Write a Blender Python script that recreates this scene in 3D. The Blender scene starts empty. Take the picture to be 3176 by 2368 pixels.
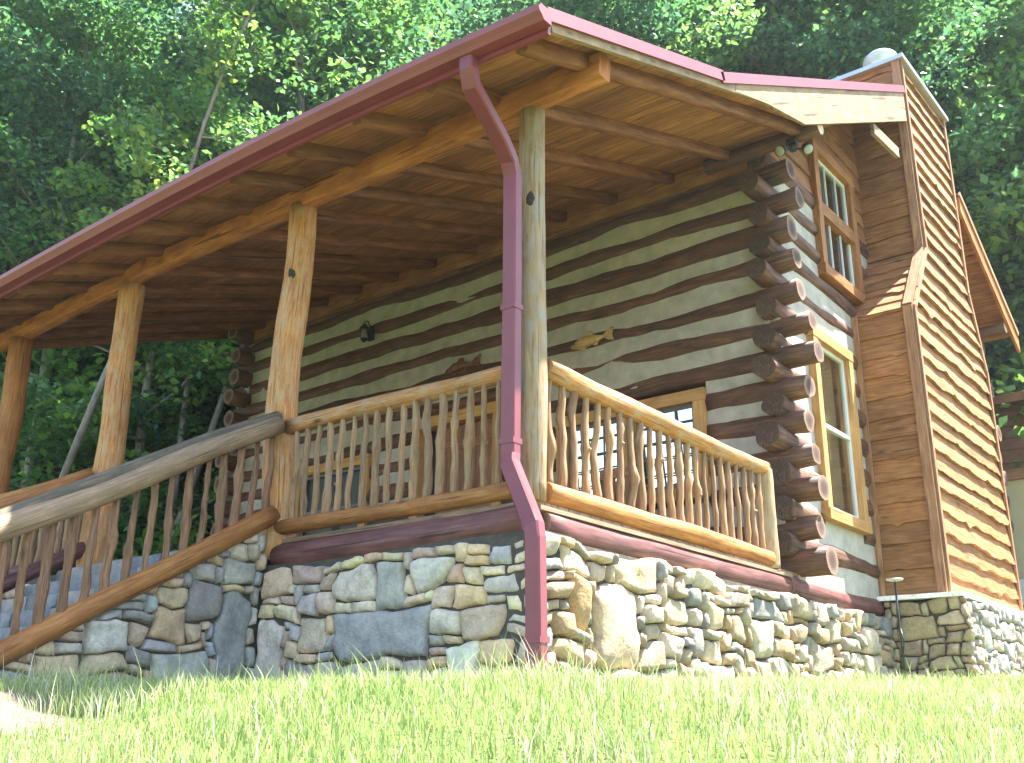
HAZE=.0005
import bpy, math, random
import numpy as np
from mathutils import Vector, noise, Matrix
R=math.radians
C=bpy.context.scene.collection
PI=math.pi
V=Vector
# ------------------------------------------------------------------ materials
def mat(name):
    m=bpy.data.materials.new(name); m.use_nodes=True
    nt=m.node_tree; b=nt.nodes['Principled BSDF']
    return m,nt,b
def N(nt,t,**k):
    n=nt.nodes.new(t)
    for a,v in k.items():
        if a in n.inputs: n.inputs[a].default_value=v
        else: setattr(n,a,v)
    return n
def L(nt,a,b): nt.links.new(a,b)
def ramp(nt,fac,stops):
    r=nt.nodes.new('ShaderNodeValToRGB'); e=r.color_ramp.elements
    while len(e)<len(stops): e.new(.5)
    for i,(p,c) in enumerate(stops): e[i].position=p; e[i].color=(*c,1)
    L(nt,fac,r.inputs['Fac']); return r.outputs['Color']
def mix(nt,f,a,b,mode='MIX'):
    m=nt.nodes.new('ShaderNodeMix'); m.data_type='RGBA'; m.blend_type=mode
    for s,v in ((0,f),(6,a),(7,b)):
        if hasattr(v,'type'): L(nt,v,m.inputs[s])
        elif s==0: m.inputs[0].default_value=v
        else: m.inputs[s].default_value=(*v,1)
    return m.outputs[2]
def bump(nt,b,h,s=.3,d=.01):
    n=N(nt,'ShaderNodeBump'); n.inputs['Strength'].default_value=s; n.inputs['Distance'].default_value=d
    L(nt,h,n.inputs['Height']); L(nt,n.outputs['Normal'],b.inputs['Normal'])
def wood(name,cols,su=14,sv=1.1,rough=.65,knots=.5,bs=.35,patch=.6,weather=None,cracks=.8):
    """grain follows the UV: u round the piece, v along it, both in metres"""
    m,nt,b=mat(name)
    uv=N(nt,'ShaderNodeUVMap'); mp=N(nt,'ShaderNodeMapping'); mp.inputs['Scale'].default_value=(su,sv,1)
    L(nt,uv.outputs['UV'],mp.inputs['Vector'])
    g=N(nt,'ShaderNodeTexNoise',Scale=3.2,Detail=7.,Roughness=.62,Distortion=.6); L(nt,mp.outputs[0],g.inputs['Vector'])
    p=N(nt,'ShaderNodeTexNoise',Scale=2.6,Detail=3.,Roughness=.55); L(nt,uv.outputs['UV'],p.inputs['Vector'])
    c=ramp(nt,g.outputs['Fac'],[(.28,cols[0]),(.5,cols[1]),(.72,cols[2])])
    pc=ramp(nt,p.outputs['Fac'],[(.3,(.62,.6,.58)),(.62,(1.12,1.08,1.05))])
    c=mix(nt,patch,c,pc,'MULTIPLY')
    if weather:
        mp3=N(nt,'ShaderNodeMapping'); mp3.inputs['Scale'].default_value=(6,2,1); L(nt,uv.outputs['UV'],mp3.inputs['Vector'])
        w=N(nt,'ShaderNodeTexNoise',Scale=2.2,Detail=5.,Roughness=.7); L(nt,mp3.outputs[0],w.inputs['Vector'])
        wf=ramp(nt,w.outputs['Fac'],[(.45,(0,0,0)),(.68,(1,1,1))])
        c=mix(nt,wf,c,weather)
    if knots:
        mp2=N(nt,'ShaderNodeMapping'); mp2.inputs['Scale'].default_value=(5.,1.6,1); L(nt,uv.outputs['UV'],mp2.inputs['Vector'])
        v=N(nt,'ShaderNodeTexVoronoi',Scale=1.); v.inputs['Randomness'].default_value=1; L(nt,mp2.outputs[0],v.inputs['Vector'])
        kf=ramp(nt,v.outputs['Distance'],[(.04,(1,1,1)),(.13,(0,0,0))])
        kk=N(nt,'ShaderNodeMath',operation='MULTIPLY'); L(nt,kf,kk.inputs[0]); kk.inputs[1].default_value=knots
        c=mix(nt,kk.outputs[0],c,tuple(x*.32 for x in cols[0]))
    if cracks:
        mp4=N(nt,'ShaderNodeMapping'); mp4.inputs['Scale'].default_value=(su*2.2,sv*.45,1); L(nt,uv.outputs['UV'],mp4.inputs['Vector'])
        cr=N(nt,'ShaderNodeTexNoise',Scale=2.,Detail=3.,Roughness=.5,Distortion=.3); L(nt,mp4.outputs[0],cr.inputs['Vector'])
        cf=ramp(nt,cr.outputs['Fac'],[(.335,(1,1,1)),(.365,(0,0,0))]); ck_=N(nt,'ShaderNodeMath',operation='MULTIPLY'); L(nt,cf,ck_.inputs[0]); ck_.inputs[1].default_value=cracks
        c=mix(nt,ck_.outputs[0],c,tuple(x*.28 for x in cols[0]))
    at=N(nt,'ShaderNodeAttribute'); at.attribute_name='Col'; c=mix(nt,1.,c,at.outputs['Color'],'MULTIPLY')
    L(nt,c,b.inputs['Base Color']); b.inputs['Roughness'].default_value=rough
    b.inputs['Specular IOR Level'].default_value=.3
    bump(nt,b,g.outputs['Fac'],bs,.012)
    return m
def plain(name,col,rough=.6,metal=0,var=.15,scale=6,bs=.1,spec=.5):
    m,nt,b=mat(name)
    tc=N(nt,'ShaderNodeTexCoord'); n=N(nt,'ShaderNodeTexNoise',Scale=float(scale),Detail=6.,Roughness=.6); L(nt,tc.outputs['Object'],n.inputs['Vector'])
    c=ramp(nt,n.outputs['Fac'],[(.3,tuple(x*(1-var) for x in col)),(.7,tuple(min(1,x*(1+var)) for x in col))])
    L(nt,c,b.inputs['Base Color']); b.inputs['Roughness'].default_value=rough; b.inputs['Metallic'].default_value=metal
    b.inputs['Specular IOR Level'].default_value=spec
    if bs: bump(nt,b,n.outputs['Fac'],bs,.01)
    return m
def attr(name,rough,trans=0,noise_amt=.3,nscale=9,bs=.5,spec=.3,sheen=0,bd=.02):
    """colour comes from the per-piece colour attribute (each stone / leaf has its own)"""
    m,nt,b=mat(name)
    a=N(nt,'ShaderNodeAttribute'); a.attribute_name='Col'
    c=a.outputs['Color']
    if noise_amt:
        tc=N(nt,'ShaderNodeTexCoord'); n=N(nt,'ShaderNodeTexNoise',Scale=float(nscale),Detail=8.,Roughness=.68); L(nt,tc.outputs['Object'],n.inputs['Vector'])
        n2=N(nt,'ShaderNodeTexNoise',Scale=float(nscale)*5,Detail=5.,Roughness=.7); L(nt,tc.outputs['Object'],n2.inputs['Vector'])
        f=ramp(nt,n.outputs['Fac'],[(.3,((1-noise_amt)/(1+noise_amt),)*3),(.7,(1,)*3)])
        f2=ramp(nt,n2.outputs['Fac'],[(.3,((1-noise_amt*.6)/(1+noise_amt*.5),)*3),(.7,(1,)*3)])
        c=mix(nt,1.,c,f,'MULTIPLY'); c=mix(nt,1.,c,f2,'MULTIPLY'); sc_=N(nt,'ShaderNodeVectorMath',operation='SCALE'); sc_.inputs['Scale'].default_value=(1+noise_amt)*(1+noise_amt*.5); L(nt,c,sc_.inputs[0]); c=sc_.outputs[0]
        ad=N(nt,'ShaderNodeMath',operation='ADD'); L(nt,n.outputs['Fac'],ad.inputs[0]); L(nt,n2.outputs['Fac'],ad.inputs[1])
        if bs: bump(nt,b,ad.outputs[0],bs,bd)
    L(nt,c,b.inputs['Base Color']); b.inputs['Roughness'].default_value=rough; b.inputs['Specular IOR Level'].default_value=spec
    if trans:
        t=N(nt,'ShaderNodeBsdfTranslucent'); L(nt,c,t.inputs['Color'])
        mx=N(nt,'ShaderNodeMixShader'); mx.inputs[0].default_value=trans
        out=nt.nodes['Material Output']
        L(nt,b.outputs[0],mx.inputs[1]); L(nt,t.outputs[0],mx.inputs[2]); L(nt,mx.outputs[0],out.inputs['Surface'])
    return m
M={}
M['gold']=wood('golden_peeled_log',[(.25,.095,.028),(.42,.19,.060),(.58,.32,.12)],weather=(.42,.29,.17),knots=.85)
M['gold2']=wood('orange_log',[(.22,.08,.024),(.37,.155,.045),(.50,.255,.085)],knots=.85)
M['post']=wood('weathered_post',[(.24,.14,.065),(.40,.265,.13),(.54,.39,.22)],weather=(.36,.32,.25),knots=1.,su=10,sv=.8)
M['rail']=wood('grey_bark_rail',[(.20,.125,.07),(.36,.245,.15),(.50,.37,.25)],weather=(.27,.195,.13),knots=.8)
M['mossy']=wood('mossy_rail',[(.06,.05,.035),(.13,.105,.075),(.24,.19,.14)],weather=(.08,.08,.055),knots=.6)
M['stick']=wood('baluster_stick',[(.19,.10,.045),(.32,.185,.09),(.45,.29,.155)],su=18,sv=2,weather=(.30,.20,.12),knots=.7)
M['stick2']=wood('brown_baluster_stick',[(.15,.075,.04),(.25,.135,.075),(.35,.21,.12)],su=18,sv=2,knots=.7)
M['beam']=wood('hewn_beam',[(.27,.085,.022),(.45,.16,.042),(.58,.255,.08)],su=8,sv=.8,knots=.6)
M['ceil']=wood('ceiling_boards',[(.18,.070,.027),(.37,.16,.058),(.54,.27,.11)],su=9,sv=.7,knots=.9,patch=.7)
M['rafter']=wood('rafter_wood',[(.12,.046,.022),(.24,.095,.042),(.36,.16,.07)],su=9,sv=.8,knots=.5)
M['dlog']=wood('dark_log',[(.052,.023,.014),(.15,.068,.040),(.29,.145,.085)],su=9,sv=.9,rough=.6,knots=.6,bs=.6,patch=.9,weather=(.10,.062,.045))
M['rim']=wood('stained_rim_log',[(.085,.03,.028),(.15,.062,.054),(.23,.11,.095)],su=7,sv=.7,rough=.5,knots=.4,bs=.3)
M['side']=wood('siding_board',[(.21,.080,.028),(.34,.155,.058),(.48,.26,.108)],su=9,sv=.9,knots=.7,bs=.3)
M['trim']=wood('window_casing',[(.42,.21,.07),(.54,.29,.10),(.65,.38,.15)],su=9,sv=.8,knots=.4)
M['rake']=wood('pale_rake_board',[(.21,.125,.06),(.34,.23,.12),(.46,.33,.19)],su=4,sv=1,weather=(.25,.16,.09),knots=.9)
M['door']=wood('door_wood',[(.20,.085,.045),(.30,.14,.075),(.40,.20,.11)],su=9,sv=.8)
M['deck']=wood('deck_boards',[(.17,.11,.07),(.28,.19,.12),(.38,.27,.18)],su=9,sv=.8)
M['bark']=wood('tree_bark',[(.05,.04,.03),(.12,.10,.08),(.22,.19,.155)],su=5,sv=1.4,rough=.9,knots=0,bs=1.)
M['palebark']=wood('pale_bark',[(.16,.14,.11),(.30,.27,.22),(.44,.41,.35)],su=5,sv=1.4,rough=.9,knots=0,bs=.7)
M['maroon']=plain('maroon_metal',(.22,.045,.05),rough=.38,var=.12,scale=2,bs=.02,spec=.6)
M['chink']=plain('chinking',(.44,.405,.345),rough=.9,var=.22,scale=5,bs=.5,spec=.2)
M['mortar']=plain('mortar',(.085,.078,.066),rough=.95,var=.25,scale=20,bs=.5,spec=.2)
M['sash']=plain('white_sash',(.72,.72,.70),rough=.5,var=.04,scale=3)
M['zinc']=plain('galvanised_metal',(.56,.60,.62),rough=.38,metal=.7,var=.1,scale=4,bs=.03)
M['black']=plain('black_metal',(.02,.022,.022),rough=.45,var=.2,scale=10,bs=.05)
M['lampw']=plain('lamp_glass',(.35,.36,.36),rough=.15,var=.02,scale=3,bs=0)
M['curtain']=plain('curtain',(.62,.46,.28),rough=.9,var=.1,scale=3)
M['dark']=plain('dark_interior',(.03,.025,.02),rough=.9,var=.2,scale=3)
M['cream']=plain('cream_wall',(.50,.44,.27),rough=.9,var=.08,scale=2)
M['shingle']=plain('brown_shed_roof',(.17,.085,.05),rough=.8,var=.3,scale=7,bs=.6)
M['fish']=wood('carved_fish',[(.42,.24,.09),(.60,.38,.16),(.70,.48,.22)],su=9,sv=3)
M['fish2']=wood('dark_carved_fish',[(.13,.055,.035),(.22,.10,.06),(.30,.15,.09)],su=9,sv=3)
M['knotw']=plain('knot_wood',(.035,.024,.016),rough=.8,var=.4,scale=30)
M['side2']=wood('corner_board',[(.24,.11,.055),(.36,.185,.095),(.48,.28,.15)],su=9,sv=.9,knots=.5)
M['endlit']=wood('sunlit_cut_wood',[(.5,.36,.24),(.62,.48,.34),(.7,.56,.42)],su=9,sv=9)  # purlin ends paled to carry the sun falling on them
M['downsp']=plain('downspout_metal',(.20,.047,.056),rough=.4,var=.13,scale=3,bs=.03,spec=.45)
M['roomw']=wood('room_boards',[(.28,.17,.09),(.42,.28,.15),(.55,.40,.24)],su=5,sv=.8)
M['darkframe']=plain('dark_muntin',(.13,.125,.12),rough=.5,var=.1)
M['gravel']=plain('gravel',(.17,.135,.095),rough=.95,var=.35,scale=45,bs=1.)
M['stone']=attr('field_stone',.85,noise_amt=.30,nscale=6,bs=.55,spec=.25,bd=.03)
M['leaf']=attr('leaf',.5,trans=.5,noise_amt=0,spec=.5)
M['grass']=attr('grass_blade',.6,trans=.40,noise_amt=0,spec=.3)
def endgrain():
    m,nt,b=mat('log_end_grain')
    uv=N(nt,'ShaderNodeUVMap')
    ln=N(nt,'ShaderNodeVectorMath',operation='LENGTH'); L(nt,uv.outputs['UV'],ln.inputs[0])
    n=N(nt,'ShaderNodeTexNoise',Scale=14.,Detail=4.); L(nt,uv.outputs['UV'],n.inputs['Vector'])
    a=N(nt,'ShaderNodeMath',operation='MULTIPLY_ADD'); a.inputs[1].default_value=.05; L(nt,n.outputs['Fac'],a.inputs[0]); L(nt,ln.outputs['Value'],a.inputs[2])
    s=N(nt,'ShaderNodeMath',operation='SINE'); k=N(nt,'ShaderNodeMath',operation='MULTIPLY'); k.inputs[1].default_value=420; L(nt,a.outputs[0],k.inputs[0]); L(nt,k.outputs[0],s.inputs[0])
    c1=ramp(nt,s.outputs[0],[(.0,(.10,.06,.045)),(1.,(.17,.11,.08))])
    c2=ramp(nt,ln.outputs['Value'],[(.02,(.45,.38,.36)),(.07,(.8,.7,.66)),(.12,(2.4,2.2,2.0))])  # outer ring paled in for the sunlit rim of the ends
    L(nt,mix(nt,1.,c1,c2,'MULTIPLY'),b.inputs['Base Color']); b.inputs['Roughness'].default_value=.8
    bump(nt,b,s.outputs[0],.3,.003)
    return m
M['end']=endgrain()
M['endd']=wood('weathered_log_end',[(.035,.022,.016),(.085,.052,.036),(.17,.105,.07)],su=16,sv=9,knots=0,cracks=.9,rough=.85)
def glass_mat(name,refl,tint,dark):
    m,nt,b=mat(name); out=nt.nodes['Material Output']
    g=N(nt,'ShaderNodeBsdfGlossy'); g.inputs['Roughness'].default_value=.03; g.inputs['Color'].default_value=(*tint,1)
    tc=N(nt,'ShaderNodeTexCoord'); n=N(nt,'ShaderNodeTexNoise',Scale=2.5); L(nt,tc.outputs['Object'],n.inputs['Vector'])
    bp=N(nt,'ShaderNodeBump'); bp.inputs['Strength'].default_value=.12; bp.inputs['Distance'].default_value=.01; L(nt,n.outputs['Fac'],bp.inputs['Height']); L(nt,bp.outputs['Normal'],g.inputs['Normal'])
    t=N(nt,'ShaderNodeBsdfTransparent'); t.inputs['Color'].default_value=(*dark,1)
    mx=N(nt,'ShaderNodeMixShader'); mx.inputs[0].default_value=refl
    L(nt,t.outputs[0],mx.inputs[1]); L(nt,g.outputs[0],mx.inputs[2]); L(nt,mx.outputs[0],out.inputs['Surface'])
    return m
M['glass']=glass_mat('window_glass',.24,(.9,.95,1),(.8,.82,.8))
M['glassd']=glass_mat('leaf_reflection_glass',.012,(.8,.9,.8),(.6,.62,.6))  # green tint stands in for leaves mirrored in this pane
M['glassr']=glass_mat('reflective_window_glass',.6,(.92,.97,1),(.6,.62,.6))
# ------------------------------------------------------------------ mesh builder
TR=random.Random(99)
class MB:
    def __init__(s): s.v=[];s.f=[];s.uv=[];s.m=[];s.c=[];s.sm=[]
    cur=(1,1,1)
    def tone(s,rng,a=.17):
        k=rng.uniform(1-a,1+a*.8); h=rng.uniform(-.05,.05); s.cur=(k*(1+h*.5),k,k*(1-h))
    def vert(s,p,c=None): s.v.append(tuple(p)); s.c.append(c or s.cur); return len(s.v)-1
    def face(s,idx,uv=None,m=0,smooth=True):
        s.f.append(tuple(idx)); s.uv.append(uv or [(0,0)]*len(idx)); s.m.append(m); s.sm.append(smooth)
    def tube(s,pts,rx,rz=None,seg=12,lump=.05,lf=1.6,m=0,me=None,expo=2.,caps=True,rng=random,up=None,lumpz=2.2):
        pts=[V(p) for p in pts]; n=len(pts); s.tone(TR)
        if not hasattr(rx,'__len__'): rx=[rx]*n
        if rz is None: rz=rx
        if not hasattr(rz,'__len__'): rz=[rz]*n
        me=m if me is None else me
        u0=rng.uniform(0,30); v0=rng.uniform(0,30); sd=V((rng.uniform(0,99),rng.uniform(0,99),rng.uniform(0,99)))
        dist=0; rings=[]
        A=None
        for i,p in enumerate(pts):
            d=(pts[min(i+1,n-1)]-pts[max(i-1,0)]).normalized()
            if i: dist+=(p-pts[i-1]).length
            if A is None:
                ref=V(up) if up else (V((0,0,1)) if abs(d.z)<.8 else V((0,1,0)))
                A=d.cross(ref).normalized()
            A=(A-d*A.dot(d)).normalized(); B=A.cross(d).normalized()
            ring=[]
            for k in range(seg):
                a=2*PI*k/seg; ca,sa=math.cos(a),math.sin(a)
                e=2./expo
                x=math.copysign(abs(ca)**e,ca)*rx[i]; z=math.copysign(abs(sa)**e,sa)*rz[i]
                q=1+lump*2*noise.noise(sd+V((ca*1.1,sa*1.1,dist*lf)))+lump*.7*noise.noise(sd+V((ca*lumpz,sa*lumpz,dist*lf*4)))
                ring.append(s.vert(p+A*x*q+B*z*q))
            rings.append((ring,dist))
        per=PI*(rx[0]+rz[0])
        for i in range(n-1):
            a,da=rings[i]; b,db=rings[i+1]
            for k in range(seg):
                k2=(k+1)%seg
                s.face((a[k],a[k2],b[k2],b[k]),[(u0+per*k/seg,v0+da),(u0+per*(k+1)/seg,v0+da),(u0+per*(k+1)/seg,v0+db),(u0+per*k/seg,v0+db)],m)
        if caps:
            for (ring,dd),rev,ii in ((rings[0],True,0),(rings[-1],False,n-1)):
                cp=s.vert(sum((V(s.v[j]) for j in ring),V())/seg)
                for k in range(seg):
                    k2=(k+1)%seg
                    fa=(ring[k2],ring[k],cp) if rev else (ring[k],ring[k2],cp)
                    q=lambda kk:(math.cos(2*PI*kk/seg)*rx[ii],math.sin(2*PI*kk/seg)*rz[ii])
                    s.face(fa,[q(fa.index(ring[k2]) and k2 or k2),q(k),(0,0)] if rev else [q(k),q(k2),(0,0)],me,False)
    def log(s,p0,p1,r0,r1=None,n=None,bend=.01,seg=14,rng=random,**k):
        p0,p1=V(p0),V(p1); d=p1-p0; ln=d.length; n=n or max(4,int(ln/.22)); r1=r0 if r1 is None else r1
        a=d.normalized().orthogonal().normalized(); b=d.normalized().cross(a)
        s1=rng.uniform(0,50); pts=[]; rr=[]; rz=[]
        for i in range(n+1):
            t=i/n
            pts.append(p0+d*t+a*bend*2*noise.noise(V((s1,t*ln*.7,0)))+b*bend*2*noise.noise(V((s1+9,t*ln*.7,5))))
            rr.append(r0+(r1-r0)*t)
        s.tube(pts,rr,[x*k.pop('flat',1) for x in rr] if 'flat' in k else None,seg=seg,rng=rng,**k)
    def box(s,c,h,ax=None,m=0,rng=random,n=1,long=None,jit=0):
        """box of half sizes h about c; ax = three axes; uv v runs along the longest axis"""
        s.tone(TR); c=V(c); X,Y,Z=[V(a) for a in (ax or ((1,0,0),(0,1,0),(0,0,1)))]
        if X.cross(Y).dot(Z)<0: X=-X
        lg=long if long is not None else max(range(3),key=lambda i:h[i])
        u0=rng.uniform(0,30); v0=rng.uniform(0,30)
        A=[X,Y,Z]
        for ai in range(3):
            bi,ci=(ai+1)%3,(ai+2)%3
            for sg in (-1,1):
                o=c+A[ai]*h[ai]*sg
                q=[(-1,-1),(1,-1),(1,1),(-1,1)]
                if sg<0: q=q[::-1]
                vs=[];uv=[]
                for (p,r) in q:
                    vs.append(s.vert(o+A[bi]*h[bi]*p+A[ci]*h[ci]*r))
                    l=[0,0,0]; l[ai]=h[ai]*sg; l[bi]=h[bi]*p; l[ci]=h[ci]*r
                    vv=l[lg]; uu=sum(l[j]*(1 if j==(lg+1)%3 else 1.03) for j in range(3) if j!=lg)
                    uv.append((u0+uu+ai*.37,v0+vv))
                s.face(vs,uv,m,False)
    def poly(s,pts,th,nrm,m=0,rng=random,vdir=None):
        """prism: outline pts extruded by th along -nrm"""
        s.tone(TR,.06); nrm=V(nrm).normalized(); pts=[V(p) for p in pts]; n=len(pts)
        vd=V(vdir).normalized() if vdir else (pts[1]-pts[0]).normalized(); ud=nrm.cross(vd)
        u0,v0=rng.uniform(0,30),rng.uniform(0,30)
        nn=sum(((pts[i]-pts[0]).cross(pts[(i+1)%n]-pts[0]) for i in range(n)),V())
        if nn.dot(nrm)<0: pts=pts[::-1]
        uv=lambda p:(u0+p.dot(ud),v0+p.dot(vd))
        a=[s.vert(p) for p in pts]; b=[s.vert(p-nrm*th) for p in pts]
        s.face(a,[uv(p) for p in pts],m,False); s.face(b[::-1],[uv(p) for p in pts[::-1]],m,False)
        for i in range(n):
            j=(i+1)%n; p,q=pts[i],pts[j]
            k=[s.vert(x) for x in (p,p-nrm*th,q-nrm*th,q)]
            s.face(k,[uv(p),(uv(p)[0]+th,uv(p)[1]+.01),(uv(q)[0]+th,uv(q)[1]+.01),uv(q)],m,False)
    def build(s,name,mats,parent=None,bevel=0,col=False):
        me=bpy.data.meshes.new(name); me.from_pydata(s.v,[],s.f)
        if not isinstance(mats,(list,tuple)): mats=[mats]
        for x in mats: me.materials.append(M[x])
        u=me.uv_layers.new(name='UVMap'); u.data.foreach_set('uv',[x for f in s.uv for p in f for x in p])
        me.polygons.foreach_set('material_index',s.m); me.polygons.foreach_set('use_smooth',s.sm)
        if 1:
            a=me.color_attributes.new('Col','FLOAT_COLOR','POINT'); a.data.foreach_set('color',[x for c in s.c for x in (*c,1)])
        me.update()
        o=bpy.data.objects.new(name,me); C.objects.link(o)
        if parent: o.parent=parent; o.matrix_parent_inverse=parent.matrix_basis.inverted()
        if bevel:
            me2=o.modifiers.new('weld','WELD'); me2.merge_threshold=.0004
            b=o.modifiers.new('bevel','BEVEL'); b.width=bevel; b.segments=2; b.limit_method='ANGLE'; b.angle_limit=R(40)
        return o
def tag(o,label=None,cat=None,group=None,kind=None):
    if label:o['label']=label
    if cat:o['category']=cat
    if group:o['group']=group
    if kind:o['kind']=kind
    return o
def empty(name,loc,label,cat,group=None):
    o=bpy.data.objects.new(name,None); C.objects.link(o); o.location=loc; o.empty_display_size=.2
    return tag(o,label,cat,group)
# ------------------------------------------------------------------ key dimensions
XL=-9.35; YW=4.2; YB=11.6                      # left wall, front wall face, back wall
XR=.85; XRL=-10.1                              # roof ends
YE=-.95; YK=1.62; YR=7.85; YBE=12.05           # eave, roof break, ridge, back eave
def crown(x):
    t=(x+3.2)
    return (.045-.15*(t/4.05)**2) if t>0 else (.045-.11*(t/6.)**2)
def zp(x,y): return 3.14+.345*(y-YE)+crown(x)*max(0,1-(y-YE)/4.)
def zm(y): return 3.97+.525*(y-YK) if y<=YR else 3.97+.525*(YR-YK)-.585*(y-YR)
cabin=empty('log_cabin',(0,0,-1.3),'rustic log cabin with white chinking, deep front porch, red metal roof and wood-sided chimney','house')
rg=random.Random(7)
# ------------------------------------------------------------------ stonework
PAL=[(.46,.40,.31),(.50,.44,.35),(.41,.39,.36),(.33,.34,.36),(.29,.31,.34),(.52,.42,.28),(.55,.49,.40),(.42,.34,.27),(.36,.34,.31),(.48,.44,.38),(.40,.34,.32)]
def stones(mb,O,U,W_,Nn,w,h,mask,seeds=(),seed=1,cell=.075,dep=.055,pal=PAL,big=1.,bright=1.):
    O,U,W_,Nn=V(O),V(U),V(W_),V(Nn); r=random.Random(seed)
    nx,ny=int(w/cell),int(h/cell); occ=[[not mask((i+.5)*cell,(j+.5)*cell) for i in range(nx)] for j in range(ny)]
    rects=[]
    def free(i,j,a,b): return i>=0 and j>=0 and i+a<=nx and j+b<=ny and not any(occ[y][x] for y in range(j,j+b) for x in range(i,i+a))
    def put(i,j,a,b,c=None):
        for y in range(j,j+b):
            for x in range(i,i+a): occ[y][x]=True
        rects.append((i,j,a,b,c))
    for (u,v_,a,b,c) in seeds:
        i,j=int(u/cell),int(v_/cell)
        if free(i,j,a,b): put(i,j,a,b,c)
    for (cnt,sizes) in ((int(nx*ny/34*big),[(6,3),(5,4),(7,4),(8,3),(5,3),(7,3),(6,4),(4,4)]),(int(nx*ny/7),[(4,2),(3,3),(4,3),(3,2),(5,2),(4,2)])):
        for _ in range(cnt):
            i,j=r.randrange(nx),r.randrange(ny); a,b=r.choice(sizes)
            if free(i,j,a,b): put(i,j,a,b)
    for j in range(ny):
        for i in range(nx):
            if occ[j][i]: continue
            for a,b in r.choice([[(3,2),(2,2),(2,1),(1,2)],[(2,2),(3,1),(2,1),(1,2)],[(4,2),(3,1),(2,1),(1,2)]]):
                if free(i,j,a,b): put(i,j,a,b); break
            else: put(i,j,1,1)
    sx,sy=r.uniform(0,99),r.uniform(0,99)
    def warp(u,v):
        return (u+.075*noise.noise(V((u*2.7+sx,v*3.1,1)))+.02*noise.noise(V((u*9+sx,v*9,4))), v+.075*noise.noise(V((u*2.1,v*2.9+sy,7)))+.02*noise.noise(V((u*8,v*8+sy,2))))
    for (i,j,a,b,c) in rects:
        c=c or r.choice(pal); k=r.uniform(.82,1.18)*bright; c=tuple(min(.78,x*k*r.uniform(.96,1.04)*w_) for x,w_ in zip(c,(1.12,1.0,.84)))
        gap=.003; hu,hv=a*cell/2-gap,b*cell/2-gap; cu,cv=(i+a/2)*cell,(j+b/2)*cell
        g=max(5,min(14,int(max(a,b)*2.2))); ph=r.uniform(0,99); hh=dep*r.uniform(.55,1.25)
        tu,tv=r.uniform(-.3,.3),r.uniform(-.3,.3); sk=r.uniform(-.2,.2); rd=r.choice((.03,.06,.12,.2)); tp=r.uniform(-.16,.16)
        ex=r.choice((5,7,10)); fa_,fb_,fc_=r.uniform(-1,1),r.uniform(-1,1),r.uniform(.1,.5)
        ids=[]
        for y in range(g+1):
            for x in range(g+1):
                s=-1+2*x/g; t=-1+2*y/g
                # crowd samples towards the edges so the rim is crisp
                s=math.sin(s*PI/2); t=math.sin(t*PI/2)
                e=max(abs(s),abs(t))
                us=s*math.sqrt(1-rd*t*t)*(1+tp*t); vt=t*math.sqrt(1-rd*s*s)*(1+sk*s*.6)
                rough=1+.10*noise.noise(V((s*1.4+ph,t*1.4,ph)))
                u,v=warp(cu+us*hu*rough,cv+vt*hv*rough)
                prof=(1-e**ex)**.5 if e<1 else 0
                z=hh*(prof*(1+.4*(tu*s+tv*t)-.55*max(0,fa_*s+fb_*t-fc_)))+.022*noise.noise(V((u*7+ph,v*7,3)))*prof+.010*noise.noise(V((u*21+ph,v*21,3)))*prof-(.035 if e>=.999 else 0)
                ids.append(mb.vert(O+U*u+W_*v+Nn*z,c))
        for y in range(g):
            for x in range(g):
                q=y*(g+1)+x; f=(ids[q],ids[q+1],ids[q+g+2],ids[q+g+1])
                if U.cross(W_).dot(Nn)<0: f=f[::-1]
                mb.face(f,None,0,True)
    
BL=(.31,.33,.37); TN=(.50,.43,.31); GR=(.41,.40,.38); WH=(.56,.53,.48)
SLOPE=.605
def stair_top(y): return .19+SLOPE*y-.12           # underside of the slanting bottom rail
mb=MB()
# front face y=-.12, from the stair corner to the porch corner
stones(mb,(-2.72,-.12,-1.65),(1,0,0),(0,0,1),(0,-1,0),2.86,1.42,lambda u,v:v<1.36+(.2 if u>2.45 else 0) - (0.0 if u>2.6 else .02),
  seeds=[(.95,.65,14,5,BL),(.05,.28,4,9,GR),(1.02,.36,6,4,(.33,.33,.31)),(1.45,.36,3,3,GR),(1.72,.32,5,6,(.37,.37,.34)),(.42,.42,5,3,BL),(.55,.72,4,4,(.42,.40,.34)),
         (1.3,.02,6,5,(.22,.27,.36)),(.8,.02,5,5,(.30,.29,.26)),(1.75,.02,5,3,(.34,.34,.33)),(2.15,.30,4,5,WH),(.9,1.05,6,3,GR),(1.4,1.02,4,4,(.30,.31,.32)),(1.75,1.05,5,3,(.40,.41,.40)),(2.25,.72,5,3,(.40,.37,.30)),(2.35,1.15,4,4,TN)],seed=3,bright=1.35)
mb.box((-1.29,.08,-1.05),(1.43,.19,.80),m=1)
o1=mb.build('front_stone_wall',['stone','mortar'],cabin,col=True)
mb=MB()
stones(mb,(.14,-.14,-1.65),(0,1,0),(0,0,1),(1,0,0),6.6,1.36,lambda u,v:True,
  seeds=[(.62,.55,8,8,(.50,.44,.35)),(.35,.80,3,5,(.42,.33,.20)),(.9,1.15,8,3,(.45,.40,.30)),(1.6,.92,5,3,(.44,.38,.28)),(1.55,.62,4,3,(.55,.53,.48)),(2.2,.5,7,3,(.52,.50,.45)),(3.0,.8,6,4,(.52,.49,.42)),(3.4,.35,5,4,(.5,.47,.4))],seed=11,dep=.085,bright=.80,
  pal=[(.48,.44,.36),(.42,.37,.28),(.50,.48,.43),(.36,.34,.30),(.28,.30,.32),(.44,.35,.24),(.40,.36,.32)])
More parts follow.
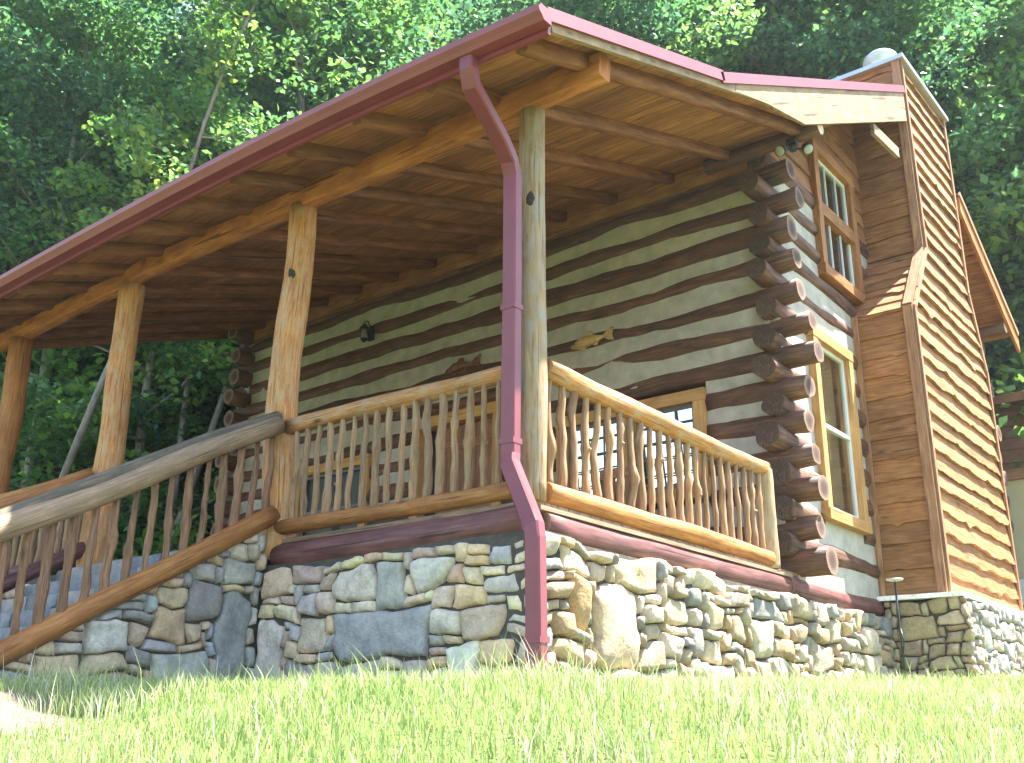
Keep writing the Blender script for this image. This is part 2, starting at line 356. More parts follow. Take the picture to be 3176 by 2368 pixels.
mb.box((-.05,3.15,-1.05),(.19,3.3,.76),m=1)
mb.build('side_stone_wall',['stone','mortar'],cabin,col=True)
# stone under the porch beyond the stairs, and the cheek wall beside the stairs
mb=MB()
stones(mb,(-9.3,-.12,-1.65),(1,0,0),(0,0,1),(0,-1,0),6.56,1.62,lambda u,v:True,seed=5,bright=1.2)
mb.box((-6.0,.08,-.95),(3.26,.19,.90),m=1)
mb.build('porch_stone_wall',['stone','mortar'],cabin,col=True)
mb=MB()
stones(mb,(-2.74,-3.0,-1.65),(0,1,0),(0,0,1),(1,0,0),2.88,1.72,lambda u,v:(v-1.65)<stair_top(u-3.0)+.09,
  seeds=[(1.15,.10,10,5,(.33,.28,.25)),(2.5,.45,4,9,(.24,.27,.29)),(2.1,.30,6,3,(.20,.25,.30)),(1.35,.65,5,3,(.42,.42,.41)),(.1,.1,9,3,(.30,.31,.32)),(1.9,.80,4,3,(.33,.27,.2)),(.55,.35,5,3,(.34,.29,.22)),(2.05,1.05,5,4,(.26,.28,.32)),(1.5,.9,6,2,(.32,.36,.42))],
  seed=8,pal=[(.28,.30,.32),(.24,.28,.33),(.34,.33,.31),(.33,.28,.23),(.38,.37,.36),(.22,.24,.26),(.36,.31,.24)],big=1.6,bright=1.4)
mb.poly([(-2.76,-3.0,-2.2),(-2.76,-.02,-2.2),(-2.76,-.02,stair_top(-.02)-.05),(-2.76,-3.0,stair_top(-3.0)-.05)],.3,(1,0,0),m=1)
# treads
r9=random.Random(9)
for i in range(8):
    y1=-.15-.31*i; z1=-.09-.185*i
    x=-5.5
    while x<-3.08:
        w=r9.uniform(.45,.8); x2=min(x+w,-3.07)
        c=r9.choice([(.25,.25,.25),(.30,.28,.25),(.21,.22,.23)])
        n0=len(mb.v)
        mb.tube([(x+.01,y1-.155,z1-.1+r9.uniform(-.01,.01)),((x+x2)/2,y1-.155,z1-.1),(x2-.01,y1-.155,z1-.1+r9.uniform(-.01,.01))],.175,.10,seg=16,expo=7,lump=.05,lf=3)
        for q in range(n0,len(mb.v)): mb.c[q]=c
        x=x2
    mb.box((-4.3,y1-.1,z1-.6),(1.24,.15,.42),m=1)
for sx in (-5.5,):
    mb.poly([(sx,-3.0,-2.2),(sx,-.13,-2.2),(sx,-.13,-.05),(sx,-3.0,-1.78)],.25,(1,0,0),m=1)
mb.build('stone_steps',['stone','mortar'],cabin,col=True)
# chimney footing
mb=MB()
CY0,CY1=6.48,9.62; CU0,CU1=7.3,9.22; CX=.835; ZS0,ZS1=3.42,4.5; ZC=7.42
stones(mb,(.14,CY0-.06,-1.45),(1,0,0),(0,0,1),(0,-1,0),.91,1.36,lambda u,v:True,seed=21,dep=.04,pal=[(.40,.34,.24),(.36,.33,.27),(.42,.38,.30),(.33,.27,.21)],cell=.07)
stones(mb,(.98,CY0-.06,-1.45),(0,1,0),(0,0,1),(1,0,0),3.3,1.36,lambda u,v:True,seed=22,dep=.05,pal=[(.30,.32,.34),(.36,.36,.35),(.27,.28,.31),(.38,.34,.28)])
mb.box((.47,CY0+1.58,-.83),(.49,1.62,.70),m=1)
mb.box((.55,CY0+1.57,-.075),(.47,1.69,.025),m=0)
mb.build('chimney_footing',['stone','mortar'],cabin,col=True)
# ------------------------------------------------------------------ rim logs, deck
mb=MB(); mb.log((-2.66,-.02,-.185),(.02,-.02,-.175),.115,.125,seg=18,lump=.05,rng=rg,m=0,me=1,bend=.008); mb.build('rim_log',['rim','end'],cabin)
mb=MB(); mb.log((.0,.06,-.185),(.0,4.0,-.19),.125,.115,seg=18,lump=.05,rng=rg,m=0,me=1,bend=.008); mb.build('rim_log',['rim','end'],cabin)
mb=MB(); mb.log((.0,4.0,-.19),(.0,YB+.3,-.18),.125,.13,seg=16,lump=.04,rng=rg,m=0,me=1); mb.build('rim_log',['rim','end'],cabin)
mb=MB()
x=XL
y=-.06
while y<YW-.05:
    mb.box(((XL+.06)/2-.0,y+.068,-.05),((.06-XL)/2,.066,.018),rng=rg); y+=.14
mb.box(((XL+.05)/2,.02,-.085),((.05-XL)/2,.05,.016),rng=rg); mb.box((.055,2.0,-.085),(.05,2.03,.016),rng=rg)
mb.build('porch_deck','deck',cabin)
# ------------------------------------------------------------------ posts and beam
def post(x,y,z0,z1,r0,r1,m='post',bend=.03,seed=1,knot=None,parent=cabin,name='porch_post'):
    r=random.Random(seed); mb=MB()
    n=26; pts=[];rr=[]
    for i in range(n+1):
        t=i/n; z=z0+(z1-z0)*t
        pts.append((x+bend*noise.noise(V((seed*3.3,z*.6,0)))*1.6,y+bend*noise.noise(V((seed*7.1,z*.6,3)))*1.6,z))
        q=r0+(r1-r0)*t
        rr.append(q*(1+.06*noise.noise(V((seed,z*1.7,9)))))
    mb.tube(pts,rr,seg=22,lump=.05,lf=1.3,rng=r)
    if knot:
        for kz,dx,dy in knot:
            kk=V((x,y,kz)); d=V((dx,dy,0)).normalized()
            t=(kz-z0)/(z1-z0); i=int(t*n); c=V(pts[i])
            rr0=rr[i]
            mb.tube([c+d*(rr0*.85),c+d*(rr0*1.0),c+d*(rr0*1.035)],[.045,.03,.012],[.085,.06,.02],seg=12,m=1,lump=.2)
    return mb.build(name,[m,'knotw'],parent)
post(-.0,.0,-.03,3.14,.105,.098,'post',bend=.015,seed=4,knot=[(2.35,.55,-.83)])
post(-2.78,.0,-.2,3.17,.150,.125,'gold',bend=.05,seed=5,knot=[(2.45,.45,-.9)])
post(-5.72,.0,-.2,3.15,.150,.135,'gold',bend=.05,seed=8)
post(-8.15,.0,-.2,3.08,.15,.14,'gold2',bend=.07,seed=12,knot=[(1.6,.5,-.85)])
mb=MB()
bx=[-9.6,-8.2,-7.,-5.75,-4.4,-2.8,-1.3,-.2,.70]; pts=[]
for i in range(len(bx)-1):
    for k in range(5):
        x=bx[i]+(bx[i+1]-bx[i])*k/5; pts.append(x)
pts.append(.70)
zb=lambda x: 3.125-(.055*max(0,(-5.7-x)/2.4)**1.2) if x<-5.7 else 3.125-.012*(x+2)
mb.tube([(x,-.02,zb(x)+.11+.012*noise.noise(V((x*1.3,0,0)))) for x in pts],.072,.104,seg=20,expo=9,lump=.012,lf=2.,m=0,me=0,rng=rg)
mb.build('porch_beam','beam',cabin)
# ------------------------------------------------------------------ railings
def stick(mb,p0,p1,r,rng,wild=.02):
    p0,p1=V(p0),V(p1); n=15; d=p1-p0; a=V((0,1,0)) if abs(d.normalized().y)<.5 else V((1,0,0))
    b=V((1,0,0)) if a.y else V((0,0,1)); s1=rng.uniform(0,99); kt=rng.uniform(.25,.8); kd=rng.choice((-1,1))*rng.uniform(.2,1)*wild*1.3
    pts=[];rr=[]
    for i in range(n+1):
        t=i/n; e=min(1,6*min(t,1-t)); kk=kd*math.exp(-((t-kt)/.10)**2)
        pts.append(p0+d*t+a*(wild*1.0*noise.noise(V((s1,t*2.6,0)))*e)+b*((wild*1.15*noise.noise(V((s1+5,t*2.1,2)))+kk*.8)*e))
        rr.append(r*(1.08-.2*t)*(1+.28*noise.noise(V((s1,t*7,8))))+.35*r*math.exp(-((t-kt)/.05)**2))
    mb.tube(pts,rr,seg=9,lump=.08,lf=5,rng=rng)
    if rng.random()<.35:
        t=rng.uniform(.3,.7); q=p0+d*t; dd=(b*rng.choice((-1,1))+V((0,0,.7))).normalized()
        mb.tube([q,q+dd*.03,q+dd*.05],[r*.7,r*.55,r*.4],seg=6,lump=.1,rng=rng)
def railing(label,top0,top1,bot0,bot1,ts,rt,rb,mt='gold',mbm='gold',seed=1,wild=.022,msk='stick',topflat=1,rs=.028):
    r=random.Random(seed)
    e=bpy.data.objects.new('railing',None); C.objects.link(e); e.parent=cabin; e.location=V(top0)-V(cabin.location); e['label']=label
    bpy.context.view_layer.update()
    def bd(mb,nm,ms):
        o=mb.build(nm,ms); o.parent=e; o.location=-V(top0); return o
    mb=MB(); mb.log(top0,top1,rt,rt*.95,bend=.014,seg=18,lump=.11,lf=1.4,rng=r,me=0,up=(0,0,1),flat=topflat); bd(mb,'top_rail',mt)
    mb=MB(); mb.log(bot0,bot1,rb,rb*.93,bend=.012,seg=16,lump=.08,lf=1.6,rng=r,me=0,up=(0,0,1)); bd(mb,'bottom_rail',mbm)
    top0,top1,bot0,bot1=map(V,(top0,top1,bot0,bot1))
    for t in ts:
        a=bot0.lerp(bot1,t); b=top0.lerp(top1,t)
        mb=MB(); j=r.uniform(-.012,.012); dd=(top1-top0).normalized()
        # sticks stand upright: pair points of equal plan position
        stick(mb,a+V((0,0,rb*.5))+dd*j,V((a.x,a.y,b.z-rt*.6))-dd*j,rs*r.uniform(.78,1.25),r,wild*r.uniform(.5,1.3)); bd(mb,'baluster',msk)
    return e
RZ=.945
xs=[-2.54+i*(2.40/17) for i in range(18)]
railing('front porch railing of peeled poles with crooked stick balusters',(-2.68,-.03,RZ+.01),(-.08,-.03,RZ+.01),(-2.66,-.05,.055),(-.06,-.05,.05),[(x+2.68)/2.6 for x in xs],.072,.066,seed=3,wild=.019,mt='gold',mbm='gold2',topflat=.95)
ny=22
railing('side porch railing running back to the cabin corner',(.02,.1,RZ+.02),(.02,3.72,RZ-.03),(.03,.1,.055),(.03,3.66,.04),[(.17+i*(3.42/ny)-.1)/3.6 for i in range(ny+1)],.085,.088,seed=6,wild=.021,mbm='gold2',topflat=.95)
post(.02,3.72,-.05,.93,.095,.085,'post',bend=.01,seed=31,name='railing_post')
a0=V((-2.66,-.16,.945)); a1=V((-2.66,-2.95,-.62)); b0=V((-2.70,-.10,.18)); b1=V((-2.70,-2.95,-1.54))
railing('sloping stair railing with thick grey bark handrail, nearest the lawn',a0,a1,b0,b1,[.03+i*.053 for i in range(18)],.088,.085,mt='rail',mbm='gold2',seed=9,wild=.014,msk='stick2',rs=.029)

mb=MB(); mb.log(a0+V((-.05,.02,.095)),a1+V((-.05,.02,.10)),.062,.055,bend=.01,seg=14,lump=.12,rng=rg); 
o=mb.build('handrail_cap','mossy',cabin)
railing('far sloping stair railing below the third post',(-5.72,-.16,.945),(-5.72,-2.95,-.665),(-5.72,-.10,.18),(-5.72,-2.95,-1.54),[.04+i*.0585 for i in range(16)],.08,.075,mt='gold2',mbm='rim',seed=14,wild=.014,msk='stick2',rs=.024)
railing('far porch railing between the third and fourth posts',(-5.85,-.03,RZ+.06),(-8.05,-.03,RZ+.04),(-5.85,-.05,.08),(-8.05,-.05,.08),[.05+i*.0635 for i in range(15)],.072,.066,mt='gold2',mbm='rim',seed=15)
railing('left end porch railing in front of the woods',(-9.2,.2,RZ),(-9.2,3.8,RZ),(-9.2,.2,.08),(-9.2,3.8,.08),[.05+i*.045 for i in range(20)],.07,.066,mt='gold2',mbm='gold2',seed=16) if False else None
post(-2.68,-3.05,-1.75,-.55,.10,.095,'gold2',bend=.01,seed=41,name='railing_post')
post(-5.72,-3.05,-1.75,-.55,.10,.095,'gold2',bend=.01,seed=42,name='railing_post')
# ------------------------------------------------------------------ log walls
OPF=[(-7.75,-6.16,.75,2.16),(-5.31,-3.73,-.1,2.44),(-2.85,-.83,.85,2.08)]       # front openings x0,x1,z0,z1
OPG=[(4.95,6.12,.62,2.84),(5.5,6.82,3.68,5.55)]                                    # gable openings y0,y1,z0,z1
def spans(a,b,z0,z1,ops):
    out=[(a,b)]
    for (o0,o1,q0,q1) in ops:
        if q1<=z0+.03 or q0>=z1-.03: continue
        nw=[]
        for (s0,s1) in out:
            if o1<=s0 or o0>=s1: nw.append((s0,s1)); continue
            if o0-s0>.03: nw.append((s0,o0))
            if s1-o1>.03: nw.append((o1,s1))
        out=nw
    return out
PX=.366; mb=MB(); ch=MB()
zx=[.07+PX*k for k in range(13)]
rz_=random.Random(20)
zprev=None
for k,z in enumerate(zx):
    r0=rz_.uniform(.114,.132); end=rz_.uniform(.28,.46)
    for (s0,s1) in spans(XL-.35,end,z-r0,z+r0,OPF):
        mb.log((s0,YW+.11,z+rz_.uniform(-.012,.012)),(s1,YW+.11,z+rz_.uniform(-.012,.012)),r0,r0*rz_.uniform(.92,1.08),bend=.02,seg=20,lump=.13,lf=1.5,m=0,me=1,rng=rz_,flat=rz_.uniform(.94,1.08),expo=rz_.choice((2,2.2,2.4)))
zz=[-.12]+zx+[zx[-1]+PX]
for i in range(len(zz)-1):
    for (s0,s1) in spans(XL,-.02,zz[i]+.06,zz[i+1]-.06,OPF):
        c=(zz[i]+zz[i+1])/2
        ch.box(((s0+s1)/2,YW+.095,c),((s1-s0)/2,.07,(zz[i+1]-zz[i])/2-.0),rng=rz_)
mb.build('front_log_wall',['dlog','end'],cabin); ch.build('front_chinking','chink',cabin)
mb=MB(); ch=MB()
zy=[.253+PX*k for k in range(13)]
for k,z in enumerate(zy):
    r0=rz_.uniform(.116,.134); st=YW-rz_.uniform(.05,.42)
    for (s0,s1) in spans(st,YB+.35,z-r0,z+r0,OPG):
        mb.log((.0,s0,z),(.0,s1,z+rz_.uniform(-.015,.015)),r0*1.0,r0*rz_.uniform(.92,1.08),bend=.015,seg=20,lump=.10,lf=1.5,m=0,me=1,rng=rz_,expo=rz_.choice((2,2.1,2.3)))
zz=[-.12]+zy
for i in range(len(zz)-1):
    for (s0,s1) in spans(YW+.05,YB,zz[i]+.06,zz[i+1]-.06,OPG):
        c=(zz[i]+zz[i+1])/2
        ch.box((.015,(s0+s1)/2,c),(.065,(s1-s0)/2,(zz[i+1]-zz[i])/2),rng=rz_)
mb.build('gable_log_wall',['dlog','endd'],cabin); ch.build('gable_chinking','chink',cabin)
# left gable (seen as log ends only), back wall
mb=MB(); ch=MB()
for k in range(13):
    z=.253+PX*k; mb.log((XL+.1,YW-rz_.uniform(.25,.4),z),(XL+.1,YB+.3,z),.13,.125,seg=14,lump=.12,m=0,me=1,rng=rz_)
    mb.log((XL-.3,YB-.1,.07+PX*k),(rz_.uniform(.35,.48),YB-.1,.07+PX*k),.13,.125,seg=14,lump=.12,m=0,me=1,rng=rz_)
ch.box((XL+.12,(YW+YB)/2,2.35),(.06,(YB-YW)/2,2.5)); ch.box((XL/2,YB-.12,2.3),(-XL/2-.05,.06,2.45))
mb.build('rear_log_wall',['dlog','end'],cabin); ch.build('rear_chinking','chink',cabin)
mb=MB(); mb.box((XL/2,(YW+.6+YB)/2,.9),(-XL/2-.5,(YB-YW-1.2)/2,.03)); mb.build('interior_floor','dark',cabin)
# ------------------------------------------------------------------ siding
def siding(mb,O,U,Vv,Nn,v0,v1,lo,hi,sp=.265,seed=1,amp=.012,m=0,out=.042):
    """live-edge lap boards in the plane O + u U + v Vv, facing Nn"""
    O,U,Vv,Nn=V(O),V(U),V(Vv),V(Nn); r=random.Random(seed); v=v0
    while v<v1-.03:
        s=sp*r.uniform(.85,1.15); vt=min(v+s+.03,v1+.02)
        a0,a1,b0,b1=lo(v),hi(v),lo(min(vt,v1)),hi(min(vt,v1))
        if v<=v0+1e-6: a0,a1=lo(v),hi(v)
        if a1-a0<.05 and b1-b0<.05: v+=s; continue
        n=max(4,int((a1-a0)/.05)); u0,q0=r.uniform(0,40),r.uniform(0,40); s1=r.uniform(0,99)
        nk=[(r.uniform(a0,max(a1,a0+.01)),r.choice((-1,-1,1))*r.uniform(.02,.06),r.uniform(.04,.09)) for _ in range(1 if r.random()<.30*(a1-a0+.5) else 0)]
        o=out*r.uniform(.8,1.15); mb.tone(TR,.2)
        rows=[[],[],[]]; uvs=[[],[],[]]
        for i in range(n+1):
            t=i/n; ua=a0+(a1-a0)*t; ub=b0+(b1-b0)*t
            w=amp*2*noise.noise(V((s1,ua*2.2,0)))+amp*.8*noise.noise(V((s1,ua*7,4)))
            for (kc,ka,kw) in nk: w+=ka*math.exp(-((ua-kc)/kw)**2)
            w*=1 if v>v0+.01 else .2
            vb=v+w
            for j,(uu,vv,dd) in enumerate(((ua,vb,.0),(ua,vb,o),(ub,vt,.008))):
                rows[j].append(mb.vert(O+U*uu+Vv*vv+Nn*dd)); uvs[j].append((u0+vv+j*.001,q0+uu))
        fl=U.cross(Vv).dot(Nn)<0
        for j in (0,1):
            for i in range(n):
                f=[rows[j][i],rows[j][i+1],rows[j+1][i+1],rows[j+1][i]]; uv=[uvs[j][i],uvs[j][i+1],uvs[j+1][i+1],uvs[j+1][i]]
                if fl: f=f[::-1]; uv=uv[::-1]
                mb.face(f,uv,m,False)
        v+=s
# gable siding above the logs
GZ=zy[-1]+.10
mb=MB()
def glo(z): return YW+.0+max(0,(z-(zm(YW)-.22))/.522)
def ghi(z): return YB-max(0,(z-(zm(YB)-.22))/.585)
for (lo_,hi_,v0,v1) in ((glo,lambda z:min(ghi(z),OPG[1][0]),GZ,OPG[1][3]),(lambda z:max(glo(z),OPG[1][1]),ghi,GZ,OPG[1][3]),(glo,ghi,OPG[1][3],zm(YR)-.2)):
    siding(mb,(.06,0,0),(0,1,0),(0,0,1),(1,0,0),v0,v1,lo_,lambda z,h=hi_,l=lo_:max(h(z),l(z)),seed=41)
mb.poly([(.05,YW+.1,GZ-.02),(.05,OPG[1][0],GZ-.02),(.05,OPG[1][0],zm(OPG[1][0])-.2),(.05,YW+.1,zm(YW+.1)-.2)],.06,(1,0,0),m=0)
mb.poly([(.05,OPG[1][1],GZ-.02),(.05,YB,GZ-.02),(.05,YB,zm(YB)-.2),(.05,YR,zm(YR)-.2),(.05,OPG[1][1],zm(OPG[1][1])-.2)],.06,(1,0,0),m=0)
mb.build('gable_siding','side',cabin)
# ------------------------------------------------------------------ chimney chase
ck=bpy.data.objects.new('chimney',None); C.objects.link(ck); ck.parent=cabin; ck.location=V((.45,8.2,0))-V(cabin.location)
def ckb(mb,nm,ms,bevel=0):
    o=mb.build(nm,ms,None,bevel=bevel); o.parent=ck; o.location=-V((.45,8.2,0)); return o
ZB=-.05
mb=MB()
lerp=lambda a,b,t:a+(b-a)*max(0,min(1,t))
flo=lambda z:lerp(CY0,CU0,(z-ZS0)/(ZS1-ZS0))
fhi=lambda z:lerp(CY1,CU1,(z-ZS0)/(ZS1-ZS0))
siding(mb,(CX-.035,0,0),(0,1,0),(0,0,1),(1,0,0),ZB,ZC,flo,fhi,seed=51,sp=.235,amp=.022,out=.062)
sl=math.hypot(CU0-CY0,ZS1-ZS0); sv=V((0,CU0-CY0,ZS1-ZS0)).normalized(); sn=V((0,-(ZS1-ZS0),CU0-CY0)).normalized()
siding(mb,(0,CY0+.03,0),(1,0,0),(0,0,1),(0,-1,0),ZB,ZS0,lambda v:.06,lambda v:CX,seed=52,sp=.262,out=.042)
siding(mb,V((0,CY0,ZS0))+(-sn)*.03,(1,0,0),sv,sn,0,sl,lambda v:-.02,lambda v:CX,seed=53,sp=.20,out=.034)
siding(mb,(0,CU0+.03,0),(1,0,0),(0,0,1),(0,-1,0),ZS1,ZC,lambda v:-.9,lambda v:CX,seed=54,sp=.25,out=.044)
siding(mb,(0,CY1-.03,0),(1,0,0),(0,0,1),(0,1,0),ZB,ZS0,lambda v:.06,lambda v:CX,seed=55)
siding(mb,(0,CU1-.03,0),(1,0,0),(0,0,1),(0,1,0),ZS1,ZC,lambda v:-.9,lambda v:CX,seed=56)
sv2=V((0,CU1-CY1,ZS1-ZS0)).normalized(); sn2=V((0,(ZS1-ZS0),CY1-CU1)).normalized()
siding(mb,V((0,CY1,ZS0))-sn2*.03,(1,0,0),sv2,sn2,0,math.hypot(CU1-CY1,ZS1-ZS0),lambda v:-.02,lambda v:CX,seed=57)
mb.poly([(CX-.04,CY0+.04,ZB),(CX-.04,CY1-.04,ZB),(CX-.04,CY1-.04,ZS0),(CX-.04,CU1-.04,ZS1),(CX-.04,CU1-.04,ZC),(CX-.04,CU0+.04,ZC),(CX-.04,CU0+.04,ZS1),(CX-.04,CY0+.04,ZS0)],.75,(1,0,0))
ckb(mb,'chimney_siding','side')
def bar(mb,p,q,w,d,wd,dd,**k):
    p,q=V(p),V(q); ax=(q-p).normalized(); wd=V(wd); wd=(wd-ax*wd.dot(ax)).normalized(); dd=ax.cross(wd).normalized()
    mb.box((p+q)/2,((q-p).length/2,w/2,d/2),(ax,wd,dd),long=0,**k)
e_=.022
for (p,q) in (((CX,CY0,ZB),(CX,CY0,ZS0)),((CX,CY0,ZS0),(CX,CU0,ZS1)),((CX,CU0,ZS1),(CX,CU0,ZC))):
    mb=MB()
    d=(V(q)-V(p)).normalized(); side=V((1,0,0)).cross(d); side=side if side.y<0 else -side
    bar(mb,V(p)+V((.018,0,0))-side*.035,V(q)+V((.018,0,0))-side*.022,.062,.032,side,None,rng=rg)     # on the +x face
    ckb(mb,'corner_board','side2'); mb=MB(); bar(mb,V(p)+side*.032+V((-.05,0,0)),V(q)+side*.032+V((-.05,0,0)),.11,.03,(1,0,0),None,rng=rg); ckb(mb,'corner_board','side2')
for (p,q) in (((CX,CY1,ZB),(CX,CY1,ZS0)),((CX,CY1,ZS0),(CX,CU1,ZS1)),((CX,CU1,ZS1),(CX,CU1,ZC))):
    mb=MB(); d=(V(q)-V(p)).normalized(); side=V((1,0,0)).cross(d); side=side if side.y>0 else -side
    bar(mb,V(p)+V((.018,0,0))-side*.035,V(q)+V((.018,0,0))-side*.022,.062,.032,side,None,rng=rg)
    ckb(mb,'corner_board','side2'); mb=MB(); bar(mb,V(p)+side*.032+V((-.05,0,0)),V(q)+side*.032+V((-.05,0,0)),.11,.03,(1,0,0),None,rng=rg); ckb(mb,'corner_board','side2')
mb=MB(); bar(mb,(.12,CY0-.03,ZB),(.12,CY0-.03,ZS0),.07,.03,(1,0,0),None,rng=rg)
ckb(mb,'corner_board','side2')
mb=MB(); mb.box((-.02,(CU0+CU1)/2,ZC+.03),(.93,(CU1-CU0)/2+.07,.035)); mb.box((-.02,(CU0+CU1)/2,ZC+.08),(.86,(CU1-CU0)/2,.02))
ckb(mb,'chimney_cap','zinc',bevel=.008)
mb=MB(); cc=V((.48,7.66,ZC+.08))
prof=[(.0,.19),(.12,.19),(.20,.18),(.24,.25),(.31,.235),(.37,.17),(.41,.07),(.415,.01)]
mb.tube([cc+V((0,0,z)) for z,_ in prof],[r_ for _,r_ in prof],seg=28,lump=0)
ckb(mb,'flue_cap','zinc')
# ------------------------------------------------------------------ roof
rt=MB()
def roofstrip(mb,ya,yb,fa,th,m,x0=XRL,x1=XR,nx=22):
    """slab between ya and yb whose top follows fa(x,y)"""
    for i in range(nx):
        a=x0+(x1-x0)*i/nx; b=x0+(x1-x0)*(i+1)/nx
        T=[V((a,ya,fa(a,ya))),V((b,ya,fa(b,ya))),V((b,yb,fa(b,yb))),V((a,yb,fa(a,yb)))]
        Bm=[p-V((0,0,th)) for p in T]
        uv=[(p.y,p.x) for p in T]
        k=[mb.vert(p) for p in T]; mb.face(k,uv,m,False)
        k2=[mb.vert(p) for p in Bm]; mb.face(k2[::-1],uv[::-1],m,False)
        for (p,q) in ((0,1),(2,3)):
            z=[mb.vert(T[p]),mb.vert(Bm[p]),mb.vert(Bm[q]),mb.vert(T[q])]; mb.face(z,[(0,a),(th,a),(th,b),(0,b)],m,False)
        if i==0: z=[mb.vert(x) for x in (T[0],T[3],Bm[3],Bm[0])]; mb.face(z,None,m,False)
        if i==nx-1: z=[mb.vert(x) for x in (T[1],Bm[1],Bm[2],T[2])]; mb.face(z,None,m,False)
fp=lambda x,y:zp(x,y); fm=lambda x,y:zm(y)
roofstrip(rt,YE+.03,YK+.35,fp,.02,0)
x=XRL+.05
while x<XR-.12:
    for (ya,yb,f) in ((YE+.03,YK,fp),(YK+.27,YR,fm),(YR,YBE,fm)):
        p=V((x,ya,f(x,ya)+.018)); q=V((x,yb,f(x,yb)+.018)); bar(rt,p,q,.02,.036,(1,0,0),None,rng=rg)
    x+=.41
roofstrip(rt,YK+.27,7.2,fm,.02,0); roofstrip(rt,7.2,YR,fm,.02,0,x1=.78); roofstrip(rt,YR,9.5,fm,.02,0,x1=.78); roofstrip(rt,9.5,YBE,fm,.02,0)
# folded metal drip edge on the right rake, front and back
for (ya,yb,f,off) in ((YE,YK+.02,fp,0),(YK-.02,7.24,fm,0)):
    p=V((XR+.012,ya,f(XR,ya)-.018)); q=V((XR+.012,yb,f(XR,yb)-.018)); bar(rt,p,q,.022,.10,(1,0,0),None,rng=rg)
    
rt.build('metal_roof','maroon',cabin)
mb=MB(); p=V((XR+.012,9.48,zm(9.48)-.022)); q=V((XR+.012,YBE,zm(YBE)-.022)); bar(mb,p,q,.022,.085,(1,0,0),None,rng=rg); mb.build('rake_trim','side2',cabin)
# ceiling boards
cb=MB(); y=YE+.02; bw=.145; rb_=random.Random(3)
while y<YW+.3:
    nx=10
    y2=min(y+bw-.001,YW+.32); z_=.024+rb_.uniform(0,.003)
    for (x0,x1) in ((XRL+.03,-4.6+rb_.uniform(-1.5,1.5)),):
        segs=[(XRL+.03,x1-.003),(x1+.003,XR-.03)]
    for (a0_,a1_) in segs:
        u0,v0=rb_.uniform(0,60),rb_.uniform(0,60); cb.tone(TR,.28)
        for i in range(nx):
            a=a0_+(a1_-a0_)*i/nx; b=a0_+(a1_-a0_)*(i+1)/nx
            P=[V((a,y,zp(a,y)-z_-.02)),V((b,y,zp(b,y)-z_-.02)),V((b,y2,zp(b,y2)-z_-.02)),V((a,y2,zp(a,y2)-z_-.02))]
            k=[cb.vert(p) for p in P]; cb.face(k[::-1],[(u0+p.y,v0+p.x) for p in P][::-1],0,False)
            T=[p+V((0,0,.02)) for p in P]; k=[cb.vert(p) for p in T]; cb.face(k,[(u0+p.y,v0+p.x) for p in T],0,False)
            for (p,q) in ((0,1),(2,3)):
                z=[cb.vert(P[p]),cb.vert(P[q]),cb.vert(T[q]),cb.vert(T[p])]; cb.face(z,[(u0,v0+a),(u0,v0+b),(u0+.02,v0+b),(u0+.02,v0+a)],0,False)
    y+=bw
cb.build('ceiling_boards','ceil',cabin)
xr=[.55,-.31-.0,-1.12,-1.94,-2.72,-3.5,-4.27,-5.03,-5.8,-6.57,-7.34,-8.1,-8.88,-9.6]
for x in xr:
    mb=MB(); n=8; pts=[]
    for i in range(n+1):
        y=YE+.10+(YW+.1-YE-.1)*i/n; pts.append((x+.01*noise.noise(V((x,y,0))),y,zp(x,y)-.046-.060))
    mb.tube(pts,.052,.068,seg=12,expo=5,lump=.05,rng=rg); mb.build('rafter','rafter',cabin)
# fascia behind the gutter, rake boards, soffit of the main roof
fa=MB(); n=16
for i in range(n):
    a=XRL+(XR-XRL)*i/n; b=XRL+(XR-XRL)*(i+1)/n
    za,zb2=zp(a,YE)-.085,zp(b,YE)-.085
    bar(fa,(a,YE+.035,za),(b,YE+.035,zb2),.03,.13,(0,1,0),None,rng=rg)
fa.build('fascia','maroon',cabin)
mb=MB()
for (x,yy0,yy1) in ((XR-.022,YE+.06,YW-.6),):
    n=8
    for i in range(n):
        a=yy0+(yy1-yy0)*i/n; b=yy0+(yy1-yy0)*(i+1)/n
        bar(mb,(x,a,zp(x,a)-.085),(x,b,zp(x,b)-.085),.035,.10,(1,0,0),None,rng=random.Random(2))
mb.build('porch_rake_board','rake',cabin)
mb=MB()
xx=XR+.0
und=lambda y:zp(XR,y)-.145
mb.poly([(xx,YK+.30,zm(YK+.30)-.075),(xx,7.24,zm(7.24)-.075),(xx,7.24,zm(7.24)-.52),(xx,3.52,zm(3.52)-.52),(xx,2.6,max(und(2.6),0)),(xx,YK+.28,und(YK+.28)+.02)],.04,(1,0,0),rng=random.Random(5),vdir=(0,1,.52))
o=mb.build('rake_board','rake',cabin); o['label']='wide pale sunlit rake board under the red roof edge'
mb=MB()
mb.poly([(xx,9.48,zm(9.48)-.075),(xx,YBE+.02,zm(YBE+.02)-.075),(xx,YBE+.02,zm(YBE+.02)-.33),(xx,9.48,zm(9.48)-.33)],.04,(1,0,0),rng=random.Random(6),vdir=(0,1,-.58))
mb.build('rake_board','beam',cabin)
mb=MB()
